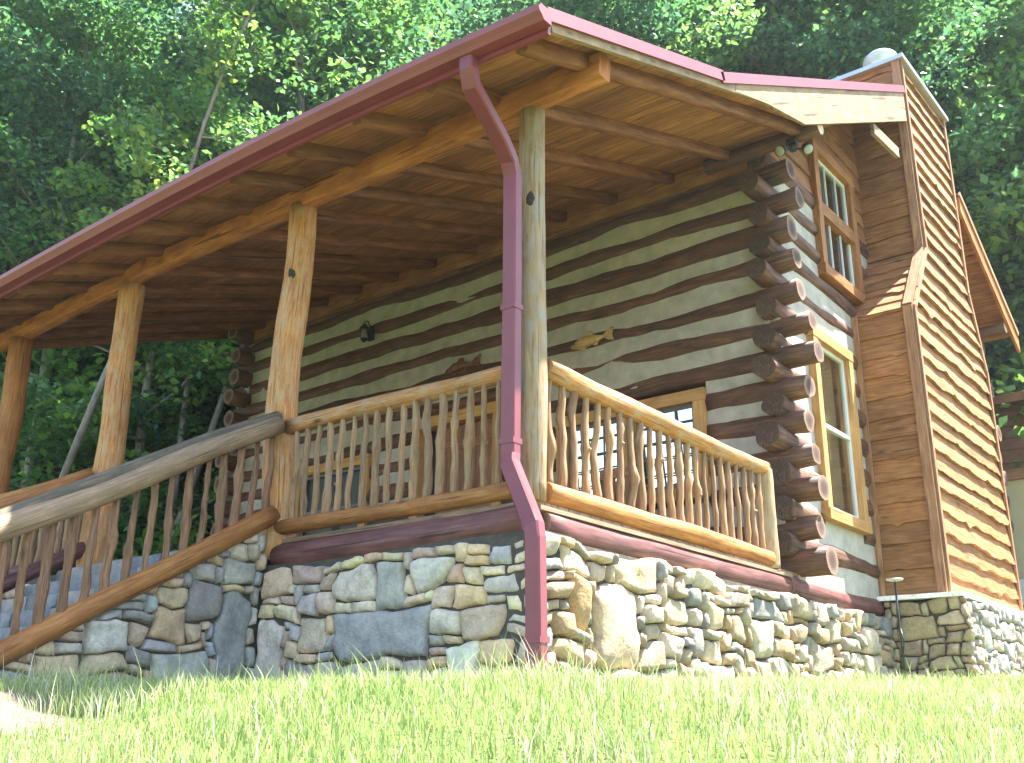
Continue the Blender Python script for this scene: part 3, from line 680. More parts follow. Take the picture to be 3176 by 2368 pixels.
for (ya,yb,th) in ((YW-.2,YR,0),(YR,YBE-.02,0)):
    y=ya
    while y<yb-.02:
        y2=min(y+.14,yb)
        u0,v0=rg.uniform(0,30),rg.uniform(0,30)
        P=[V((XRL+.05,y,zm(y)-.06)),V((XR-.04,y,zm(y)-.06)),V((XR-.04,y2-.004,zm(y2-.004)-.06)),V((XRL+.05,y2-.004,zm(y2-.004)-.06))]
        k=[mb.vert(p) for p in P]; mb.face(k[::-1],[(u0+p.y,v0+p.x) for p in P][::-1],0,False)
        y=y2
mb.build('roof_soffit','ceil',cabin)
# purlin logs carrying the gable overhang, wall plate, lookout board
for (y,z,x0,x1,r) in ((4.08,4.72,-.6,.80,.085),(YW+.12,4.60,XL,-.0,.12),(YB-.1,4.72,-.6,.8,.09)):
    mb=MB(); mb.log((x0,y,z),(x1,y,z),r,r,seg=14,lump=.06,m=0,me=1,rng=rg); mb.build('purlin_log',['dlog','endlit'],cabin)
mb=MB(); mb.box((.79,6.35,5.66),(.025,.46,.075),((1,0,0),(0,1,.10),(0,0,1)),rng=rg); mb.build('lookout_board','rake',cabin)
mb=MB()
for i,(p,q) in enumerate((((XL,YW+.0,4.76),(.1,YW+.0,4.76)),)):
    bar(mb,p,q,.06,.34,(0,1,0),None,rng=rg)
mb.build('ceiling_trim','ceil',cabin)
# ------------------------------------------------------------------ gutter and downspout
g=MB(); n=24
sec=[(0,0),(-.012,.0),(-.012,-.018),(-.03,-.03),(-.022,-.062),(.01,-.088),(.03,-.112),(.115,-.112),(.115,.0)]
prev=None; x0,x1=XRL-.02,XR+.03
for i in range(n+1):
    x=x0+(x1-x0)*i/n; z=zp(x,YE)+.0
    ring=[g.vert((x,YE-.10+y_,z+zz_)) for y_,zz_ in sec]
    if prev:
        for k in range(len(sec)-1):
            g.face((prev[k],prev[k+1],ring[k+1],ring[k]),None,0,False)
            g.face((ring[k],ring[k+1],prev[k+1],prev[k]),None,0,False) if False else None
    if i in (0,n): g.face(ring if i==0 else ring[::-1],None,0,False)
    prev=ring
o=g.build('gutter','maroon',cabin)
sd=o.modifiers.new('s','SOLIDIFY'); sd.thickness=.004
mb=MB()
path=[(.17,-.96,2.99),(.17,-.96,2.88),(.145,-.90,2.79),(.05,-.45,2.60),(.01,-.30,2.52),(-.01,-.235,2.42),(-.012,-.225,1.6),(-.012,-.225,.8),(-.01,-.225,.26),(.01,-.25,.18),(.22,-.30,-.20),(.27,-.32,-.28),(.285,-.325,-.36),(.295,-.325,-.9),(.30,-.325,-1.62)]
def rect_path(mb,path,w,d):
    prev=None
    for i,p in enumerate(path):
        p=V(p); a=V(path[max(i-1,0)]); b=V(path[min(i+1,len(path)-1)]); t=(b-a).normalized()
        X=V((.92,-.38,0)) if True else V((1,0,0)); X=V((1,0,0)); X=(X-t*X.dot(t)).normalized(); Y=t.cross(X).normalized()
        c=.012; ring=[]
        for (sx,sy) in ((1,1),(-1,1),(-1,-1),(1,-1)):
            for (ex,ey) in (((0,-c),(-c,0)) if sx*sy>0 else ((-c,0),(0,-c))):
                ring.append(mb.vert(p+X*(sx*(w+ex))+Y*(sy*(d+ey))))
        if prev:
            for k in range(8): mb.face((prev[k],prev[(k+1)%8],ring[(k+1)%8],ring[k]),None,0,False)
        else: mb.face(ring[::-1],None,0,False)
        prev=ring
    mb.face(prev,None,0,False)
rect_path(mb,path,.062,.045)
for z in (1.35,.35,-1.0):
    xx_=-.012 if z>0 else .296; yy_=-.225 if z>0 else -.325
    mb.box((xx_,yy_+.0,z),(.067,.05,.02))
o=mb.build('downspout','downsp',cabin); o['label']='maroon metal downspout jogging down in front of the corner post'
# ------------------------------------------------------------------ windows and door
def window(label,ax,pos,a0,a1,z0,z1,cw=.11,glass='glass',cols=1,rows=1,mull=False,sash='sash',room=True,out=.05,curtain=False,meet=True,csm='trim',band=0):
    """ax 'y': wall facing -y at y=pos, spans x a0..a1; ax 'x': wall facing +x, spans y a0..a1"""
    def P(a,d,z): return V((a,pos-d,z)) if ax=='y' else V((pos+d,a,z))
    A=V((1,0,0)) if ax=='y' else V((0,1,0)); D=V((0,-1,0)) if ax=='y' else V((1,0,0)); Z=V((0,0,1))
    e=bpy.data.objects.new('window',None); C.objects.link(e); e.parent=cabin; c0=P((a0+a1)/2,0,z0); e.location=c0-V(cabin.location); e['label']=label
    def bx(mb,u0,u1,d0,d1,q0,q1): mb.box(P((u0+u1)/2,(d0+d1)/2,(q0+q1)/2),((u1-u0)/2,abs(d1-d0)/2,(q1-q0)/2),(A,D,Z),rng=rg)
    def bd(mb,n,m,bv=0): o=mb.build(n,m,None,bevel=bv); o.parent=e; o.location=-c0; return o
    mb=MB(); bx(mb,a0,a0+cw,-.12,out,z0+cw,z1-cw); bx(mb,a1-cw,a1,-.12,out,z0+cw,z1-cw)
    bx(mb,a0-.01,a1+.01,-.12,out+.006,z1-cw,z1); bx(mb,a0-.01,a1+.01,-.12,out+.02,z0,z0+cw)
    units=[(a0+cw,a1-cw)]
    if mull:
        mid=(a0+a1)/2; bx(mb,mid-cw*.7,mid+cw*.7,-.12,out-.004,z0+cw,z1-cw); units=[(a0+cw,mid-cw*.7),(mid+cw*.7,a1-cw)]
    if band: zc=(z0+z1)/2; bx(mb,a0+cw,a1-cw,-.12,out-.003,zc-band,zc+band)
    bd(mb,'casing',csm,.004)
    sm=MB(); gm=MB(); s=.045
    for (u0,u1) in units:
        q0,q1=z0+cw,z1-cw
        bx(sm,u0,u0+s,-.06,-.015,q0,q1); bx(sm,u1-s,u1,-.06,-.015,q0,q1); bx(sm,u0+s,u1-s,-.06,-.015,q0,q0+s*1.3); bx(sm,u0+s,u1-s,-.06,-.015,q1-s,q1)
        zmid=(q0+q1)/2
        if meet: bx(sm,u0+s,u1-s,-.055,-.005,zmid-.022,zmid+.022)
        for k in range(1,cols):
            x=u0+(u1-u0)*k/cols; bx(sm,x-.008,x+.008,-.03,-.010,q0+s,q1-s)
        for k in range(1,rows):
            if meet and abs(k/rows-.5)<.01: continue
            z=q0+(q1-q0)*k/rows; bx(sm,u0+s,u1-s,-.029,-.011,z-.008,z+.008)
        if glass=='glassr':
            g4=[P(u0+s*.5,-.115,q0+s*.5),P(u1-s*.5,-.115,q0+s*.5),P(u1-s*.5,-.032,q1-s*.5),P(u0+s*.5,-.032,q1-s*.5)]
            gm.poly(g4,.004,D,vdir=A)
        else: bx(gm,u0+s*.5,u1-s*.5,-.040,-.034,q0+s*.5,q1-s*.5)
    bd(sm,'sash',sash); bd(gm,'pane',glass)
    if room:
        mb=MB(); bx(mb,a0,a1,-1.3,-1.25,z0-.4,z1+.3); bx(mb,a0-.02,a0,-1.25,-.12,z0-.3,z1+.3); bx(mb,a1,a1+.02,-1.25,-.12,z0-.3,z1+.3); bx(mb,a0,a1,-1.25,-.14,z1+.28,z1+.30); bx(mb,a0,a1,-1.25,-.14,z0-.32,z0-.30); bd(mb,'interior','roomw')
    if curtain:
        mb=MB()
        for (u0,u1) in curtain:
            n=24; prev=None
            for i in range(n+1):
                u=u0+(u1-u0)*i/n; dd=-.16-.02*math.sin(i*1.9)
                r2=(mb.vert(P(u,dd,z0+.1)),mb.vert(P(u,dd,z1-.1)))
                if prev: mb.face((prev[0],r2[0],r2[1],prev[1]),None,0,True)
                prev=r2
        bd(mb,'curtain','curtain')
    return e
window('paired porch window with pale casing and many small panes reflecting the sky','y',YW+.0,-2.85,-.83,.85,2.08,cw=.14,glass='glassr',cols=3,rows=5,mull=True,sash='darkframe',meet=False)
window('porch window left of the door, reflecting green leaves','y',YW+.0,-7.75,-6.16,.75,2.16,cw=.14,glass='glassd',cols=1,rows=1,mull=False,sash='darkframe',curtain=[(-7.62,-7.1),(-6.9,-6.3)])  # curtains added here to stand in for the mottled green and tan reflection
window('tall lower gable window with white sash and tan curtains','x',.11,4.95,6.12,.62,2.84,cw=.125,curtain=[(5.1,5.4),(5.55,5.95)],out=.055)
window('upper gable window split in two by a brown band, beside the chimney','x',.11,5.5,6.82,3.68,5.55,cw=.14,cols=3,rows=1,out=.055,csm='gold2',band=.09)
# door
e=bpy.data.objects.new('door',None); C.objects.link(e); e.parent=cabin; dc=V((-4.5,YW,0)); e.location=dc-V(cabin.location); e['label']='brown plank door behind the front railing'
mb=MB(); x0,x1=-5.31,-3.73
mb.box((x0+.07,YW+.03,1.18),(.07,.08,1.2),rng=rg); mb.box((x1-.07,YW+.03,1.18),(.07,.08,1.2),rng=rg); mb.box(((x0+x1)/2,YW+.025,2.41),((x1-x0)/2+.02,.09,.075),rng=rg)
o=mb.build('door_frame','trim',None,bevel=.004); o.parent=e; o.location=-dc
mb=MB(); x=x0+.36
while x<x1-.15:
    mb.box((x+.07,YW+.10,1.15),(.067,.02,1.17),rng=rg); x+=.14
for z in (.35,1.2,2.05): mb.box(((x0+.36+x1-.14)/2,YW+.075,z),((x1-x0)/2-.27,.012,.06),rng=rg)
o=mb.build('door_leaf','door',None,bevel=.003); o.parent=e; o.location=-dc
mb=MB(); mb.box((x0+.25,YW+.16,1.15),(.12,.02,1.17)); o=mb.build('dark_gap','dark',None); o.parent=e; o.location=-dc  # dark sheet painted in for the unlit gap left of the leaf
mb=MB(); mb.tube([(x1-.24,YW+.06,1.05),(x1-.24,YW+.0,1.05)],.012,seg=8); mb.tube([(x1-.24,YW+.01,1.05),(x1-.24,YW-.01,1.05),(x1-.24,YW-.03,1.05)],[.012,.03,.02],seg=12)
o=mb.build('handle','black',None); o.parent=e; o.location=-dc
# ------------------------------------------------------------------ small things fixed to or standing by the cabin
def fish(name,x0,x1,z,m,label):
    pts=[(0,.30),(.10,.42),(.22,.62),(.36,.78),(.40,1.0),(.50,.98),(.52,.74),(.66,.60),(.76,.52),(.88,.80),(1.,.92),(.95,.5),(1.,.12),(.86,.24),(.76,.40),(.66,.34),(.60,.06),(.54,.10),(.54,.24),(.36,.08),(.30,-.08),(.22,.05),(.12,.12),(.03,.2)]
    w=x1-x0; h=w*.34; mb=MB()
    mb.poly([(x0+a*w,YW-.035,z+b*h) for a,b in pts],.03,(0,-1,0),vdir=(1,0,0))
    mb.tube([(x0+w*.05,YW-.03,z+h*.3),(x0+w*.3,YW-.045,z+h*.4),(x0+w*.55,YW-.045,z+h*.4),(x0+w*.8,YW-.03,z+h*.45)],[.01,.045,.035,.01],[.02,h*.33,h*.25,h*.08],seg=12,lump=.02,up=(0,0,1))
    mb.tube([(x0+w*.12,YW-.05,z+h*.38),(x0+w*.12,YW-.062,z+h*.38)],.010,seg=8,m=1)
    mb.tube([(x0+w*.40,YW-.03,z+h*.5),(x0+w*.40,YW+.06,z+h*.5)],.008,seg=6,m=1)
    o=mb.build(name,[m,'black']); return tag(o,label,'fish carving',None)
fish('fish_carving',-2.64,-2.0,2.90,'fish','light tan carved wooden fish hung on the log wall right of the corner post')
fish('fish_carving',-4.75,-4.12,3.02,'fish2','dark brown carved wooden fish hung on the log wall left of the downspout')
ln=empty('wall_lantern',(-6.28,YW,3.9),'small black lantern with pale glass on the log wall above the porch','lantern')
def child(mb,n,m,p,**k):
    o=mb.build(n,m,None,**k); o.parent=p; o.location=-V(p.location); return o
lx,ly,lz=-6.28,YW-.16,4.0
mb=MB(); mb.box((lx,YW-.02,4.02),(.05,.02,.11)); mb.tube([(lx,YW-.03,4.10),(lx,YW-.10,4.20),(lx,ly,4.17),(lx,ly,4.12)],.009,seg=8); child(mb,'bracket','black',ln)
mb=MB(); mb.tube([(lx,ly,4.14),(lx,ly,4.12),(lx,ly,4.07),(lx,ly,4.05)],[.01,.03,.075,.078],seg=8); mb.tube([(lx,ly,3.90),(lx,ly,3.88),(lx,ly,3.84)],[.055,.05,.015],seg=8)
for a in range(4):
    d=V((math.cos(a*PI/2+.78),math.sin(a*PI/2+.78),0))*.06; mb.tube([V((lx,ly,3.89))+d*.85,V((lx,ly,4.06))+d*1.05],.005,seg=5)
child(mb,'cage','black',ln)
mb=MB(); mb.tube([(lx,ly,3.9),(lx,ly,3.95),(lx,ly,4.04)],[.03,.042,.035],seg=12); child(mb,'glass','lampw',ln)
# floodlight with two lamp heads under the purlin end
fl=empty('floodlight',(.42,4.0,4.62),'twin-headed black security floodlight under the log end at the roof corner','floodlight')
mb=MB(); mb.box((.50,4.0,4.60),(.05,.05,.03)); mb.tube([(.50,4.0,4.57),(.50,4.0,4.50)],.04,seg=12); mb.tube([(.50,4.0,4.53),(.44,3.90,4.48)],.014,seg=8); mb.tube([(.50,4.0,4.53),(.62,4.10,4.52)],.014,seg=8); child(mb,'mount','black',fl)
for (p,q) in (((.44,3.90,4.49),(.42,3.80,4.42)),((.60,4.08,4.55),(.66,4.04,4.47))):
    p,q=V(p),V(q); d=(q-p).normalized(); mb=MB(); mb.tube([p-d*.03,p,p+d*.06,p+d*.10],[.025,.04,.06,.062],seg=14,caps=True); h=child(mb,'lamp_head','black',fl)
    mb=MB(); mb.tube([p+d*.10,p+d*.108,p+d*.115],[.056,.05,.02],seg=14); o=mb.build('lens','lampw',None); o.parent=h; 
# porch chair behind the side railing
cx,cy=-1.55,3.3
chr_=empty('porch_chair',(cx,cy,-.03),'brown slatted wooden chair on the porch below the bright window','chair')
def cbx(n,c,h,ax=None): mb=MB(); mb.box(V((cx,cy,-.03))+V(c),h,ax,rng=rg); return child(mb,n,'door',chr_,bevel=.004)
for sx in (-1,1):
    cbx('leg',(sx*.27,-.24,.31),(.025,.025,.31)); cbx('leg',(sx*.27,.24,.55),(.025,.025,.55)); cbx('armrest',(sx*.28,0,.64),(.045,.29,.015))
mb=MB()
for i in range(6): mb.box((cx,cy-.22+i*.088,.40),(.25,.036,.012),rng=rg)
child(mb,'seat','door',chr_)
mb=MB()
for i in range(5): mb.box((cx-.2+i*.1,cy+.245,.80),(.034,.012,.33),rng=rg)
mb.box((cx,cy+.245,1.09),(.25,.02,.05),rng=rg); child(mb,'backrest','door',chr_)
# garden stake with a little tray, at the chimney corner
gs=empty('garden_stake',(.95,4.42,-1.05),'thin black iron garden stake with small shiny tray in front of the chimney base','garden stake')
mb=MB(); mb.tube([(.95,4.42,-1.3),(.95,4.42,-.6),(.95,4.42,-.16)],.010,seg=8,lump=0); mb.tube([(.95,4.42,-.85),(.99,4.38,-.72),(.96,4.41,-.6)],.006,seg=6); child(mb,'rod','black',gs)
mb=MB(); mb.tube([(.95,4.42,-.165),(.95,4.42,-.15),(.95,4.42,-.135)],[.02,.075,.08],seg=18,lump=0); child(mb,'tray','zinc',gs)
# small outbuilding behind
sh=empty('shed',(1.5,13.4,-1.2),'cream walled outbuilding with brown boarded gable half hidden behind the chimney','shed')
mb=MB(); mb.box((1.0,14.4,.75),(2.6,1.8,1.85)); child(mb,'wall','cream',sh)
mb=MB(); siding(mb,(-1.7,12.58,0),(1,0,0),(0,0,1),(0,-1,0),2.55,3.85,lambda v:0,lambda v:5.4,seed=61,sp=.2); mb.box((1.0,14.4,3.2),(2.6,1.79,.64)); child(mb,'upper_wall','shingle',sh)
mb=MB(); mb.poly([(3.9,12.1,3.80),(-2.0,12.1,3.80),(-2.0,16.6,5.0),(3.9,16.6,5.0)],.14,(0,-.26,.965)); child(mb,'roof','shingle',sh)
mb=MB(); mb.box((.9,12.57,2.55),(2.75,.03,.09)); child(mb,'trim_board','side2',sh)
mb=MB(); mb.box((.45,12.5,.62),(.32,.05,.20)); child(mb,'meter_box','sash',sh)
# ------------------------------------------------------------------ ground
def sst(a,b,x): t=max(0,min(1,(x-a)/(b-a))); return t*t*(3-2*t)
def ground(x,y):
    yf=-.1-2.9*sst(-.8,-3.2,x) if x<-.8 else -.1
    dx=max(0,x-.15); dy=max(0,yf-y); s=math.hypot(dx,dy)
    b=-1.27+.045*max(0,min(11,y))
    e=max(0,s-2.0); z=b-.06-.02*s-.36*e*e/(e+.7)*(1 if s<7 else 7/s)
    t=.64*-x+.77*y-12
    if t>0: z+=.62*t*t/(t+2.5)
    return z+.03*noise.noise(V((x*.7,y*.7,0)))+.015*noise.noise(V((x*2.3,y*2.3,5)))
def axis(a,b,c,d,fine,coarse):
    o=[]; x=a
    while x<d:
        o.append(x); dist=max(b-x,x-c,0) if not b<=x<=c else 0
        x+=fine if dist==0 else min(coarse,fine+dist*.25)
        if o[-1]<b<x: x=b
    o.append(d); return o
def grid(name,m):
    mb=MB(); X=axis(-70,-7.5,8,40,.13,1.5); Y=axis(-30,-7,1,80,.13,1.5); nx=len(X)-1
    ids=[mb.vert((x,y,ground(x,y))) for y in Y for x in X]
    for j in range(len(Y)-1):
        for i in range(nx):
            q=j*(nx+1)+i; mb.face((ids[q],ids[q+1],ids[q+nx+2],ids[q+nx+1]),None,0,True)
    o=mb.build(name,m); o['kind']='structure'; return o
def groundmat():
    m,nt,b=mat('ground_cover'); tc=N(nt,'ShaderNodeTexCoord')
    n=N(nt,'ShaderNodeTexNoise',Scale=1.3,Detail=8.,Roughness=.65); L(nt,tc.outputs['Object'],n.inputs['Vector'])
    n2=N(nt,'ShaderNodeTexNoise',Scale=24.,Detail=5.); L(nt,tc.outputs['Object'],n2.inputs['Vector'])
    sp=N(nt,'ShaderNodeSeparateXYZ'); L(nt,tc.outputs['Object'],sp.inputs[0])
    g=ramp(nt,n2.outputs['Fac'],[(.3,(.06,.09,.02)),(.7,(.11,.15,.04))])
    f=ramp(nt,n.outputs['Fac'],[(.35,(.045,.04,.025)),(.65,(.07,.085,.03))])
    # t = hillside coordinate
    a=N(nt,'ShaderNodeMath',operation='MULTIPLY'); a.inputs[1].default_value=-.64; L(nt,sp.outputs[0],a.inputs[0])
    c=N(nt,'ShaderNodeMath',operation='MULTIPLY_ADD'); c.inputs[1].default_value=.77; L(nt,sp.outputs[1],c.inputs[0]); L(nt,a.outputs[0],c.inputs[2])
    d=N(nt,'ShaderNodeMapRange'); d.inputs[1].default_value=7; d.inputs[2].default_value=10; L(nt,c.outputs[0],d.inputs[0])
    L(nt,mix(nt,d.outputs[0],g,f),b.inputs['Base Color']); b.inputs['Roughness'].default_value=.95
    bump(nt,b,n2.outputs['Fac'],.8,.05)
    return m
M['ground']=groundmat()
grid('ground','ground')
def near(x,y,e=0): 
    return ground(x,y)
def pathc(x):
    k=sst(-3.3,-2.2,x); return (-4.0+(-2.85+4.0)*k+.05*math.sin(x*2.3), (.8-.36*k)*max(.1,min(1,(-.05-x)/1.3)))
# gravel path at the foot of the steps
mb=MB(); ids=[]; nx,ny_=120,16
for j in range(ny_+1):
    for i in range(nx+1):
        x=-12+11.9*i/nx; yc,hw=pathc(x); y=yc-hw*(1+.22*noise.noise(V((x*3,1,0))))+2*hw*(1+.22*noise.noise(V((x*3,7,0))))*j/ny_
        ids.append(mb.vert((x,y,ground(x,y)+.014-.04*abs(2*j/ny_-1)**3-.03*max(0,(x+.9)/.8)+.008*noise.noise(V((x*9,y*9,1))))))
for j in range(ny_):
    for i in range(nx):
        q=j*(nx+1)+i; mb.face((ids[q],ids[q+1],ids[q+nx+2],ids[q+nx+1]),None,0,True)
o=mb.build('path','gravel'); o['kind']='structure'
# ------------------------------------------------------------------ grass and leaves (numpy)
rng=np.random.default_rng(5)
def fastmesh(name,verts,nper,mname,cols,faces_per):
    """verts (n,nper,3); faces_per = list of index tuples within an element"""
    n=len(verts); me=bpy.data.meshes.new(name); me.vertices.add(n*nper); me.vertices.foreach_set('co',verts.reshape(-1).astype(np.float32))
    fl=[np.array(f) for f in faces_per]; tot=sum(len(f) for f in fl)
    base=(np.arange(n)*nper)[:,None]
    loops=np.concatenate([base+f[None,:] for f in fl],axis=1).reshape(-1)
    me.loops.add(len(loops)); me.loops.foreach_set('vertex_index',loops.astype(np.int32))
    cnt=np.tile(np.array([len(f) for f in fl]),n); st=np.concatenate([[0],np.cumsum(cnt)[:-1]])
    me.polygons.add(len(cnt)); me.polygons.foreach_set('loop_start',st.astype(np.int32)); me.polygons.foreach_set('loop_total',cnt.astype(np.int32))
    me.materials.append(M[mname]); me.update(calc_edges=True)
    a=me.color_attributes.new('Col','FLOAT_COLOR','POINT'); c4=np.ones((n,nper,4),np.float32); c4[:,:,:3]=cols[:,None,:]; a.data.foreach_set('color',c4.reshape(-1))
    return me
def grass_obj():
    out=[]; cols=[]
    cam=np.array([4.283,-5.512])
    def scat(n,dmin,dmax,a0,a1,hmin,hmax,w):
        ang=np.radians(rng.uniform(a0,a1,n)); d=np.sqrt(rng.uniform(dmin**2,dmax**2,n))
        x=cam[0]+np.sin(ang)*d; y=cam[1]+np.cos(ang)*d
        keep=~((x<.12)&(y>-.16)) & ~((x<-2.7)&(y>-3.0)&(x>-5.9))
        pp=np.array([pathc(a) for a in x]); keep&=~((x<-.1)&(np.abs(y-pp[:,0])<pp[:,1]-.03+.22*(rng.random(n)-.5))&(rng.random(n)>.30))
        keep&=~((x<.95)&(x>.1)&(y>6.3)&(y<10.2))
        x=x[keep];y=y[keep];n=len(x)
        clump=np.array([noise.noise(V((a*1.6,b*1.6,3.))) for a,b in zip(x,y)])
        z=np.array([ground(a,b) for a,b in zip(x,y)])
        p2=np.array([pathc(a) for a in x]); h=rng.uniform(hmin,hmax,n)*(1+.7*clump)*np.where((x<.3)&(y<p2[:,0])&(y>p2[:,0]-p2[:,1]-.5)&(x>-3),.4,1); se=-y+np.where(x>.15,0,0); tall=rng.random(n)<np.where((se>1.2)&(se<2.6),.06,.02); h[tall]*=2.0
        th=rng.uniform(0,2*np.pi,n); lean=rng.uniform(.05,.75,n)*h; la=rng.uniform(0,2*np.pi,n)
        ww=w*rng.uniform(.6,1.3,n)
        wx=np.cos(th)*ww; wy=np.sin(th)*ww; lx=np.cos(la)*lean; ly=np.sin(la)*lean
        v=np.zeros((n,5,3)); 
        v[:,0]=np.stack([x-wx,y-wy,z-.01],1); v[:,1]=np.stack([x+wx,y+wy,z-.01],1)
        v[:,2]=np.stack([x+wx*.8+lx*.35,y+wy*.8+ly*.35,z+h*.6],1); v[:,3]=np.stack([x-wx*.8+lx*.35,y-wy*.8+ly*.35,z+h*.6],1)
        v[:,4]=np.stack([x+lx,y+ly,z+h],1)
        b=np.array([[.28,.36,.12],[.35,.405,.16],[.205,.295,.09],[.45,.45,.28],[.40,.44,.23]]); clump2=np.array([noise.noise(V((a*.55+9,b*.55,8.))) for a,b in zip(x,y)]); pr_=rng.random(n)+clump*.45+clump2*.5
        idx=np.digitize(pr_,[.33,.62,.86,.94]); idx=np.array([0,1,2,4,3])[np.clip(idx,0,4)]
        c=b[idx]*rng.uniform(.8,1.2,(n,1))
        straw=rng.random(n)<.04+.14*np.clip(clump2,0,1); c[straw]=[.62,.56,.42]; wf=rng.random(n)<.012+.03*np.clip(clump,0,1); c[wf]=[.72,.72,.62]; weed=(clump2<-.25)&(rng.random(n)<.35); c[weed]*=np.array([.78,.88,.8]); c*=1.12
        out.append(v); cols.append(c)
    scat(140000,1.5,8.2,-72,16,.045,.11,.0028)
    scat(60000,8.2,15,-72,16,.07,.14,.006)
    scat(16000,1.5,7,16,60,.06,.12,.005); scat(16000,1.5,7,-140,-72,.06,.12,.005)
    me=fastmesh('lawn_grass',np.concatenate(out),5,'grass',np.concatenate(cols),[(0,1,2,3),(3,2,4)])
    o=bpy.data.objects.new('lawn_grass',me); C.objects.link(o); tag(o,'bright unmown lawn grass rising to the stone foundation','grass',kind='stuff')
grass_obj()
def leaves(cent,size,rng,up=.6):
    n=len(cent); nrm=rng.normal(0,1,(n,3)); nrm[:,2]=np.abs(nrm[:,2])+up; nrm/=np.linalg.norm(nrm,axis=1)[:,None]
    a=rng.normal(0,1,(n,3)); a-=nrm*(a*nrm).sum(1)[:,None]; a/=np.linalg.norm(a,axis=1)[:,None]; b=np.cross(nrm,a)
    s=size[:,None]
    v=np.zeros((n,5,3)); v[:,0]=cent-a*s*.5; v[:,1]=cent+b*s*.34-a*s*.05+nrm*s*.06; v[:,2]=cent+a*s*.55; v[:,3]=cent-b*s*.34-a*s*.05+nrm*s*.06; v[:,4]=cent
    return v
GREENS=np.array([[.075,.17,.06],[.09,.22,.055],[.14,.30,.06],[.06,.15,.08],[.21,.36,.08],[.08,.19,.11]])
def crown_mesh(name,tips,per,rad,smin,smax,seed,tint=(1,1,1)):
    r=np.random.default_rng(seed); cs=[]; cols=[]; sz=[]
    for (p,q) in tips:
        k=int(per*r.uniform(.6,1.4)); d=r.normal(0,1,(k,3)); d/=np.linalg.norm(d,axis=1)[:,None]; rr=rad*q*r.uniform(.25,1,(k,1))**.6
        c=np.array(p)+d*rr*np.array([1,1,.62]); cs.append(c)
        base=GREENS[r.integers(0,len(GREENS))]*.55+GREENS[r.integers(0,len(GREENS),k)]*.45
        cols.append(base*r.uniform(.75,1.3,(k,1))*np.array(tint)); sz.append(r.uniform(smin,smax,k))
    cs=np.concatenate(cs); v=leaves(cs,np.concatenate(sz),r)
    return fastmesh(name,v,5,'leaf',np.concatenate(cols),[(0,1,4),(1,2,4),(2,3,4),(3,0,4)])
def tree_proto(seed,H,spread,z0f,per,nb,smin,smax,bark='bark',r0=.17,tint=(1,1,1),rad=.9):
    r=random.Random(seed); mb=MB(); tips=[]
    pts=[];rr=[]; n=12; lx_,ly_=r.uniform(-.06,.06),r.uniform(-.06,.06)
    for i in range(n+1):
        t=i/n; pts.append(V((lx_*H*t+.25*noise.noise(V((seed,t*3,0))),ly_*H*t+.25*noise.noise(V((seed+4,t*3,0))),H*.94*t-.5*(1-t)))); rr.append(r0*(1-.85*t)*(1.25 if i==0 else 1))
    mb.tube(pts,rr,seg=10,lump=.06,rng=r)
    for k in range(nb):
        t=z0f+(1-z0f)*(k+.5)/nb; i=min(n-1,int(t*n)); p=pts[i].lerp(pts[i+1],t*n-i); a=k*2.4+r.uniform(-.5,.5)
        ln=spread*(1.05-.65*((t-z0f)/(1-z0f)))*r.uniform(.75,1.2); d=V((math.cos(a),math.sin(a),r.uniform(.15,.6))).normalized()
        q=[p]; 
        for s in range(1,6): q.append(p+d*ln*s/5+V((0,0,.10*ln*(s/5)**2*r.uniform(-.6,1)))+V((r.uniform(-.1,.1),r.uniform(-.1,.1),0))*ln*.3)
        rb=max(.02,rr[i]*.45); mb.tube(q,[rb*(1-.16*s) for s in range(6)],seg=6,lump=.05,rng=r)
        for s in (2,3,4,5):
            for _ in range(2 if s<5 else 3):
                o_=V((r.uniform(-1,1),r.uniform(-1,1),r.uniform(-.5,.6)))*spread*.26; tp=q[s]+o_
                tips.append((tuple(tp),r.uniform(.7,1.25)))
                if r.random()<.5: mb.tube([q[s],q[s].lerp(tp,.6)+V((0,0,.05)),tp],[rb*.3,rb*.2,.008],seg=4,lump=0,caps=False,rng=r)
    tips.append((tuple(pts[-1]),1.1))
    tr=mb.build('trunk',bark)
    me=crown_mesh('crown',tips,per,rad,smin,smax,seed,tint); cr=bpy.data.objects.new('crown',me); C.objects.link(cr)
    return tr.data,me,tr,cr
protos=[]
for (sd,H,sp,z0,per,nb,s0,s1,bk,tint) in ((1,17,3.3,.20,110,22,.14,.26,'bark',(1,1,1)),(2,20,3.0,.28,110,22,.14,.26,'bark',(.8,.95,1.1)),(3,15,3.6,.15,110,22,.14,.27,'palebark',(1.25,1.15,.85)),(4,21,3.2,.35,110,20,.13,.24,'palebark',(.9,1,1))):
    protos.append(tree_proto(sd,H,sp,z0,per,nb,s0,s1,bk,tint=tint))
KIND=[('tree','dark trunked broadleaf tree with deep green crown on the wooded hillside','dark green broadleaf trees on the hillside'),
 ('tree','tall broadleaf tree with bluish green crown on the wooded hillside','bluish green trees on the hillside'),
 ('tree','broad tree with bright yellow green crown and pale trunk on the wooded hillside','yellow green trees on the hillside'),
 ('tree','tall slim tree with pale bark and high crown on the wooded hillside','pale barked trees on the hillside')]
protos.append(tree_proto(15,17,1.7,.5,45,12,.10,.20,'palebark',r0=.10,tint=(1.3,1.25,.9),rad=.6))
KIND.append(('tree','slender leaning pale sapling with sparse crown at the front of the woods','slender pale saplings at the edge of the woods'))
usedp=[False]*5
